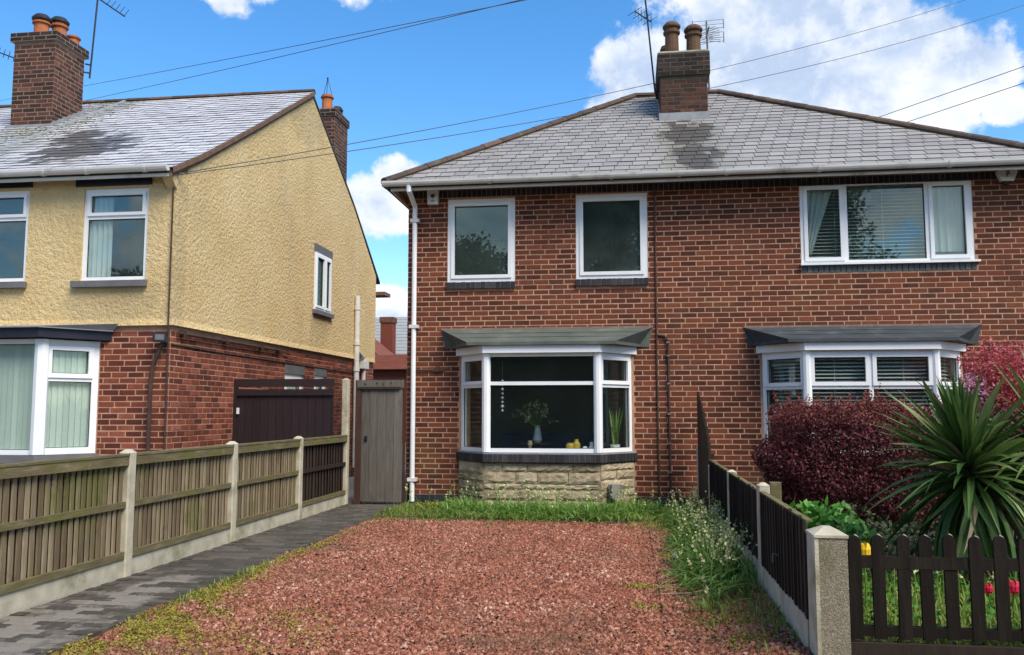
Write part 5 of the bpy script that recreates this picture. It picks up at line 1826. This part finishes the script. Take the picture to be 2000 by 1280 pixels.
def yucca(name, label, c, base, n_, s_=1.0, azr=(0, 360), tilt=(0, 0, 1), group='sword leaved plants in the front garden'):
    o = thing(name, label, 'plant', base, group)
    c = Vector(c)
    MB().tube([base, (c + Vector(base)) / 2 + Vector((.02, .02, 0)), c], [.075, .065, .055], 9).build('trunk', M['bark'], o)
    ax = Vector(tilt).normalized()
    for k in range(n_):
        f = (k + .5) / n_
        el = R(84 - 128 * f ** 1.05) + random.gauss(0, .17)
        az = k * 2.39996 + random.gauss(0, .35)
        d = Vector((math.cos(az) * math.cos(el), math.sin(az) * math.cos(el), math.sin(el)))
        q = Vector((0, 0, 1)).rotation_difference(ax)
        d = q @ d
        dry = f > .90 and random.random() < .8 or random.random() < .02
        k2 = min(4, max(0, int(random.gauss(.3 + f * 4.2, .8))))
        me = random.choice(ya['yucca_dry'][2:]) if dry else ya['yucca'][k2]
        lf = link('leaf', me, None, o, c + d * .03 - ax * (.16 * f))
        x_ = d
        z_ = (Vector((0, 0, 1)) - x_ * x_.z)
        if z_.length < .05:
            z_ = Vector((1, 0, 0)) - x_ * x_.x
        z_.normalize()
        y_ = z_.cross(x_)
        from mathutils import Matrix
        m3 = Matrix((x_, y_, z_)).transposed()
        roll = Matrix.Rotation(random.gauss(0, .35), 3, 'X')
        lf.rotation_euler = (m3 @ roll).to_euler()
        sc = s_ * random.uniform(.68, 1.12) * (.85 if f < .08 else 1)
        lf.scale = (sc, sc * random.uniform(.85, 1.15), sc)
    return o


yucca('yucca', 'big green sword leaved plant leaning over the picket fence', (2.34, -6.1, 1.0), (2.58, -5.85, .12), 290, 1.04, tilt=(-.30, -.25, .9))
yucca('yucca', 'taller second head of sword leaves at the right edge of the picture', (2.98, -5.95, 1.14), (2.9, -5.7, .12), 210, 1.0, tilt=(.1, -.15, 1))

gl = thing('leafy_plant', 'low bright green broad leaved plant between the dark hedge and the brown fence', 'plant', (1.55, -5.1, .12))
P, _ = blob_points(900, (1.56, -5.1, .36), (.34, .42, .28), .5, 2.3, .12, .12)
V, F = leaf_cloud(P, .085, .45, .62, up=(0, -.4, .9))
np_mesh('leaves', V, F, M['greenleaf'], gl, kind='stuff')
mb = MB()
for k in range(24):
    a, r_ = random.uniform(0, 6.28), random.uniform(.05, .3)
    mb.tube([(1.56, -5.1, .1), (1.56 + math.cos(a) * r_, -5.1 + math.sin(a) * r_, random.uniform(.3, .55))], [.006, .003], 4)
mb.build('stem', M['strap'], gl)


def bluebells(label, cx, cy, rx, ry, n_l, n_f, L, name='bluebell_clump', zfun=None, group=None, cat='flower clump', parent=None, fh=1.0):
    o = thing(name, label, cat, (cx, cy, 0), group)
    q = rng.normal(size=(n_l, 2)) * .45
    B = np.stack([cx + q[:, 0] * rx, cy + q[:, 1] * ry, np.zeros(n_l)], 1)
    B[:, 0] = np.minimum(B[:, 0], .90)
    B[:, 2] = zfun(B[:, 0], B[:, 1])
    az = np.arctan2(q[:, 1], q[:, 0]) + rng.normal(0, 1.0, n_l)
    az = np.where(B[:, 0] > .78, np.pi + rng.normal(0, .9, n_l), az) if cx > .3 else az
    V, F = strips(B, az, np.abs(rng.normal(.45, .25, n_l)), L * rng.uniform(.6, 1.3, n_l), rng.uniform(.014, .028, n_l), rng.uniform(.5, 1.4, n_l), 5)
    np_mesh('leaves', V, F, M['strap'], o, kind='stuff')
    mb = MB()
    P = []
    for k in range(n_f):
        b_ = B[rng.integers(0, n_l)]
        h = L * random.uniform(.85, 1.35) * fh
        a = random.uniform(0, 6.28)
        ln = random.uniform(.02, .12)
        top = Vector((min(b_[0] + math.cos(a) * ln, .9), b_[1] + math.sin(a) * ln, b_[2] + h))
        mid = Vector((b_[0] + math.cos(a) * ln * .3, b_[1] + math.sin(a) * ln * .3, b_[2] + h * .6))
        mb.tube([b_, mid, top], [.004, .0035, .002], 4, False)
        for j_ in range(9):
            t = random.uniform(.0, 1)
            p = mid.lerp(top, t)
            P.append((p.x + random.gauss(0, .010), p.y + random.gauss(0, .010), p.z - .01 + random.gauss(0, .008)))
    mb.build('stalk', M['strap'], o, kind='stuff')
    V, F = leaf_cloud(np.array(P), .027, 0, .75)
    np_mesh('flowers', V, F, M['bell'], o, kind='stuff')
    return o


G = 'clumps of cream bluebells along the brown fence'
bz = lambda X, Y: bank(X, Y)
bluebells('cream bluebell clump at the far end of the brown fence near the wall', .68, -1.9, .28, 1.0, 700, 40, .28, zfun=bz, group=G, fh=.95)
bluebells('middle cream bluebell clump beside the brown fence', .70, -3.55, .26, 1.0, 820, 62, .29, zfun=bz, group=G, fh=.95)
bluebells('thick cream bluebell clump at the near end beside a thin concrete post', .69, -5.2, .27, 1.1, 900, 90, .30, zfun=bz, group=G, fh=.95)
G = 'clumps of bluebells under the left bay'
fz = lambda X, Y: X * 0 + .03
for lab, cx, n_ in (('bluebell clump at the left corner of the stone apron', -2.25, 190), ('bluebell clump under the left half of the bay window', -1.65, 230), ('bluebell clump under the middle of the bay window', -1.1, 210),
                    ('bluebell clump under the right half of the bay window', -.55, 210), ('bluebell clump at the right corner of the stone apron near the meter box', .0, 200)):
    bluebells(lab, cx, -1.02 if abs(cx + 1.1) < 1 else -.78, .62, .75, n_ * 3, 16, .27, zfun=fz, group=G, fh=1.15)
wd = thing('weed', 'yellowish low weed between the downpipe and the bluebells', 'weed', (-2.75, -.9, .03))
P, _ = blob_points(420, (-2.75, -.9, .07), (.22, .2, .07), .3, 2, .2, .02)
V, F = leaf_cloud(P, .035, .5, .6, up=(0, 0, 1))
np_mesh('leaves', V, F, M['moss'], wd, kind='stuff')

# tulips and small flowers behind the pickets
def tulip(label, c, h, r_, mat, lean, z0=.14):
    o = thing('tulip', label, 'tulip', (c[0], c[1], z0), 'tulips behind the picket fence')
    top = Vector((c[0] + lean, c[1], z0 + h))
    MB().tube([(c[0], c[1], z0), (c[0] + lean * .3, c[1], z0 + h * .5), top], .005, 5).build('stem', M['strap'], o)
    for k in range(6):
        a = k * math.pi / 3
        mb = MB()
        rr = r_ * (1 if k % 2 else .93)
        vs = []
        for t, w_, rad in ((0, .25, .25), (.3, .8, .95), (.62, .85, 1.05), (.88, .55, .85), (1.0, .08, .68)):
            for s_ in (-.62, 0, .62):
                an = a + s_ * w_
                vs.append((top.x + rr * rad * math.cos(an), top.y + rr * rad * math.sin(an), top.z + 2.5 * r_ * t))
        fs = [(3 * i + j_, 3 * i + j_ + 1, 3 * i + j_ + 4, 3 * i + j_ + 3) for i in range(4) for j_ in (0, 1)]
        mb.add(vs, fs).build('petal', M[mat], o)
    V, F = strips(np.tile([[c[0], c[1], z0]], (4, 1)), np.array([.3, 1.9, 3.4, 5.0]), np.array([.3, .45, .25, .5]), np.array([.25, .2, .27, .22]), np.full(4, .035), np.array([.4, .6, .3, .8]))
    np_mesh('leaf', V, F, M['strap'], o)
    return o


tulip('yellow tulip beside the thick concrete post', (1.385, -7.05, 0), .35, .040, 'yellow', .0)
tulip('red tulip leaning left behind the picket fence', (2.03, -7.25, 0), .20, .026, 'tulip_red', -.03)
tulip('larger red tulip to the right behind the picket fence', (2.125, -7.25, 0), .20, .034, 'tulip_red', .01)
nc = thing('narcissus', 'pale cream narcissus flowers just above the picket rail', 'flower', (1.6, -7.1, .14))
mb = MB(); P = []
for k in range(9):
    x_, y_ = 1.46 + .07 * k + random.gauss(0, .02), -7.1 + random.gauss(0, .06)
    z_ = random.uniform(.40, .50)
    mb.tube([(x_, y_, .12), (x_ + .01, y_, z_)], .003, 4, False)
    for _ in range(7):
        P.append((x_ + .01 + random.gauss(0, .009), y_ + random.gauss(0, .009), z_ + random.gauss(0, .009)))
mb.build('stem', M['strap'], nc)
V, F = leaf_cloud(np.array(P), .026)
np_mesh('flowers', V, F, M['bell'], nc, kind='stuff')
P = np.stack([rng.uniform(1.15, 2.9, 1700), rng.uniform(-7.7, -6.3, 1700), rng.uniform(.13, .30, 1700)], 1)
V, F = leaf_cloud(P, .04, .3, .6, up=(0, -.3, .9))
np_mesh('garden_undergrowth', V, F, M['greenleaf'], kind='stuff')
P = np.stack([rng.uniform(1.0, 3.6, 900), rng.uniform(-7.6, -4.2, 900), np.full(900, .175)], 1)
V, F = leaf_cloud(P, .03, .6, .6, up=(0, 0, 1))
np_mesh('garden_litter', V, F, M['twig'], kind='stuff')
P = np.stack([rng.uniform(1.2, 4.4, 9000), rng.uniform(-6.2, -3.5, 9000), rng.uniform(.13, .42, 9000)], 1)
P[:, 2] *= .55 + .45 * np.sin(P[:, 0] * 5) * np.sin(P[:, 1] * 4) + .2
V, F = leaf_cloud(P, .055, .3, .6, up=(0, -.3, .9))
np_mesh('ground_cover_leaves', V, F, M['ivy'], kind='stuff')
st_ = thing('pebble', 'single pale pebble at the edge of the drive by the bluebells', 'stone', (.42, -4.35, .02))
MB().lathe([(.0001, 0), (.05, .015), (.055, .04), (.03, .065), (.0001, .07)], (.42, -4.35, .02), 9).build('stone', M['pebble'], st_)
tg = tag(MB().tube([(.25, -5.95, .03), (.42, -5.98, .045), (.60, -5.93, .08)], [.008, .009, .005], 6).build('twig', M['twig'], origin=(.4, -5.95, .03)), 'dry broken twig lying on the red chippings near the fence', 'twig')

# ================================================================== OVERHEAD CABLES
def cable(label, pts, r_=.011, sag=.0, group='overhead cables', mat='wire'):
    pts = [Vector(p) for p in pts]
    out = []
    a, b_ = pts[0], pts[-1]
    n_ = 18
    for i in range(n_ + 1):
        t = i / n_
        p = a.lerp(b_, t)
        p.z -= sag * 4 * t * (1 - t)
        out.append(p)
    return tag(MB().tube(out, r_, 5).build('overhead_cable', M[mat], origin=a), label, 'cable', group)


cable('upper cable of the pair sweeping across the top left sky', [(-22.53, 14.4, 12.24), (4.64, -4.5, 6.22)], .0065, .10)
cable('lower cable of the pair sweeping across the top left sky', [(-22.24, 14.4, 11.61), (3.97, -4.5, 6.32)], .0065, .10)
cable('upper cable running from the yellow house eaves behind the sooty chimney', [(-5.74, -2.36, 4.42), (11.0, 12.4, 13.4)], .006, .38)
cable('lower cable running from the yellow house eaves behind the sooty chimney', [(-5.74, -2.37, 4.40), (12.6, 12.4, 13.2)], .006, .52)
cable('upper of two cables above the right hand hip of the slate roof', [(4.45, 4.0, 6.79), (7.51, -2.0, 6.35)], .006, .0)
cable('lower of two cables above the right hand hip of the slate roof', [(5.0, 4.0, 6.69), (6.92, -2.0, 5.93)], .006, .0)


# ================================================================== BEHIND: houses seen through the gap
def far_house(label, x0, x1, y0, y1, ze, zr, axis, wmat, rmat, chim=None):
    o = thing('far_house', label, 'house', ((x0 + x1) / 2, y0, 0), 'houses behind')
    MB().box(x0, x1, y0, y1, -.1, ze).build('wall', M[wmat], o)
    mb = MB()
    e = .3
    if axis == 'x':
        ym = (y0 + y1) / 2
        prof_ = [(y0 - e, ze - .1), (ym, zr), (y1 + e, ze - .1)]
        mb.prism([(x0 - e, a, b_) for a, b_ in prof_], (x1 - x0 + 2 * e, 0, 0))
    else:
        xm = (x0 + x1) / 2
        prof_ = [(x0 - e, ze - .1), (xm, zr), (x1 + e, ze - .1)]
        mb.prism([(a, y0 + .3, b_) for a, b_ in prof_][::-1], (0, y1 - y0, 0))
        MB().prism([(x0, y0, ze + .001), (x1, y0, ze + .001), (xm, y0, zr - .2)], (0, .29, 0)).build('gable', M[wmat], o)
    mb.build('roof', M[rmat], o)
    if axis == 'x':
        mb = MB()
        nn = 12
        for k in range(nn):
            t = k / nn
            ya, za = y0 - e + (ym - y0 + e) * t, ze - .1 + (zr - ze + .1) * t
            mb.box(x0 - e, x1 + e, ya - .02, ya + .05, za - .02, za + .03)
        mb.build('tile_course', M[rmat], o, kind='stuff')
    if chim:
        cx0, cx1, cy, zb, zt = chim
        c = MB().box(cx0, cx1, cy, cy + .7, zb, zt).build('chimney', M[wmat], o)
        MB().box(cx0 - .05, cx1 + .05, cy - .05, cy + .75, zt - .3, zt + .001).build('chimney_cap', M['brick_sooty'], c)
    for k in range(2 if ze > 4.2 else 0):
        xx = x0 + (x1 - x0) * (.3 + .4 * k)
        MB().box(xx - .45, xx + .45, y0 - .03, y0 + .02, ze - 1.9, ze - .7).build('window', M['upvc'], o)
    return o


far_house('far brick house with pale grey roof and a tall chimney seen through the gap', -15.5, -8.0, 33, 41, 4.5, 6.9, 'x', 'brick_orange', 'grey_tile', (-13.15, -12.5, 32.0, 3.5, 6.35))
far_house('far house with dark red tiled roof below the chimney in the gap', -16.6, -12.0, 27, 31, 4.0, 6.0, 'y', 'brick_orange', 'red_tile')
far_house('far low brick outhouse just above the silvery side gate', -12.6, -9.0, 24.5, 26.5, 3.3, 3.9, 'x', 'brick_orange', 'red_tile')

# ================================================================== ACROSS THE STREET (mirrored in the windows)
def tree(label, x_, y_, h, r_, n_, name='street_tree'):
    o = thing(name, label, 'tree', (x_, y_, 0), 'trees across the road')
    mb = MB()
    mb.tube([(x_, y_, -.1), (x_ + .1, y_, h * .25), (x_, y_ + .1, h * .55)], [.32 * h / 10, .24 * h / 10, .1 * h / 10], 9)
    cl = []
    for k in range(13):
        a, e_ = random.uniform(0, 6.28), random.uniform(-.3, 1.2)
        d = Vector((math.cos(a) * math.cos(e_) * r_ * .62, math.sin(a) * math.cos(e_) * r_ * .62, h * .62 + math.sin(e_) * h * .28))
        mb.tube([(x_, y_, h * random.uniform(.25, .5)), (x_ + d.x * .5, y_ + d.y * .5, (h * .4 + d.z) / 2), (x_ + d.x, y_ + d.y, d.z)], [.1, .07, .03], 6)
        cl.append((x_ + d.x, y_ + d.y, d.z))
    mb.build('trunk', M['bark'], o)
    P = np.concatenate([blob_points(n_ // 13, c, (r_ * random.uniform(.35, .55),) * 2 + (h * random.uniform(.11, .17),), .3, 2, .2)[0] for c in cl])
    V, F = leaf_cloud(P, .22)
    np_mesh('crown', V, F, M['tree'], o, kind='stuff')
    return o


tree('tall dense tree mirrored dark in the right hand of the two small upstairs windows', -.6, -26, 13.5, 4.4, 30000)
tree('tall tree mirrored in the left part of the wide upstairs window', 8.4, -27, 13, 3.4, 22000)
tree('lower round tree mirrored along the bottom of the left small upstairs window', -7.4, -28, 9.6, 3.4, 12000)
tree('small tree mirrored in the upstairs window of the yellow house', -21, -27, 7.5, 3, 8000)
hb = thing('unseen_street_hedge', 'long dark unseen hedge across the road, raised to keep sky out of the bay window reflections', 'hedge', (0, -23, 0))  # hedge out of view, made tall to hide bright sky in bay reflections
P = np.stack([rng.uniform(-26, 26, 26000), -23 + rng.normal(0, .6, 26000), rng.uniform(0, 5.2, 26000) + rng.normal(0, .12, 26000)], 1)
V, F = leaf_cloud(P, .16)
np_mesh('leaves', V, F, M['tree'], hb, kind='stuff')
MB().box(-26, 26, -23.3, -22.7, 0, 4.9).build('stem', M['stem'], hb)
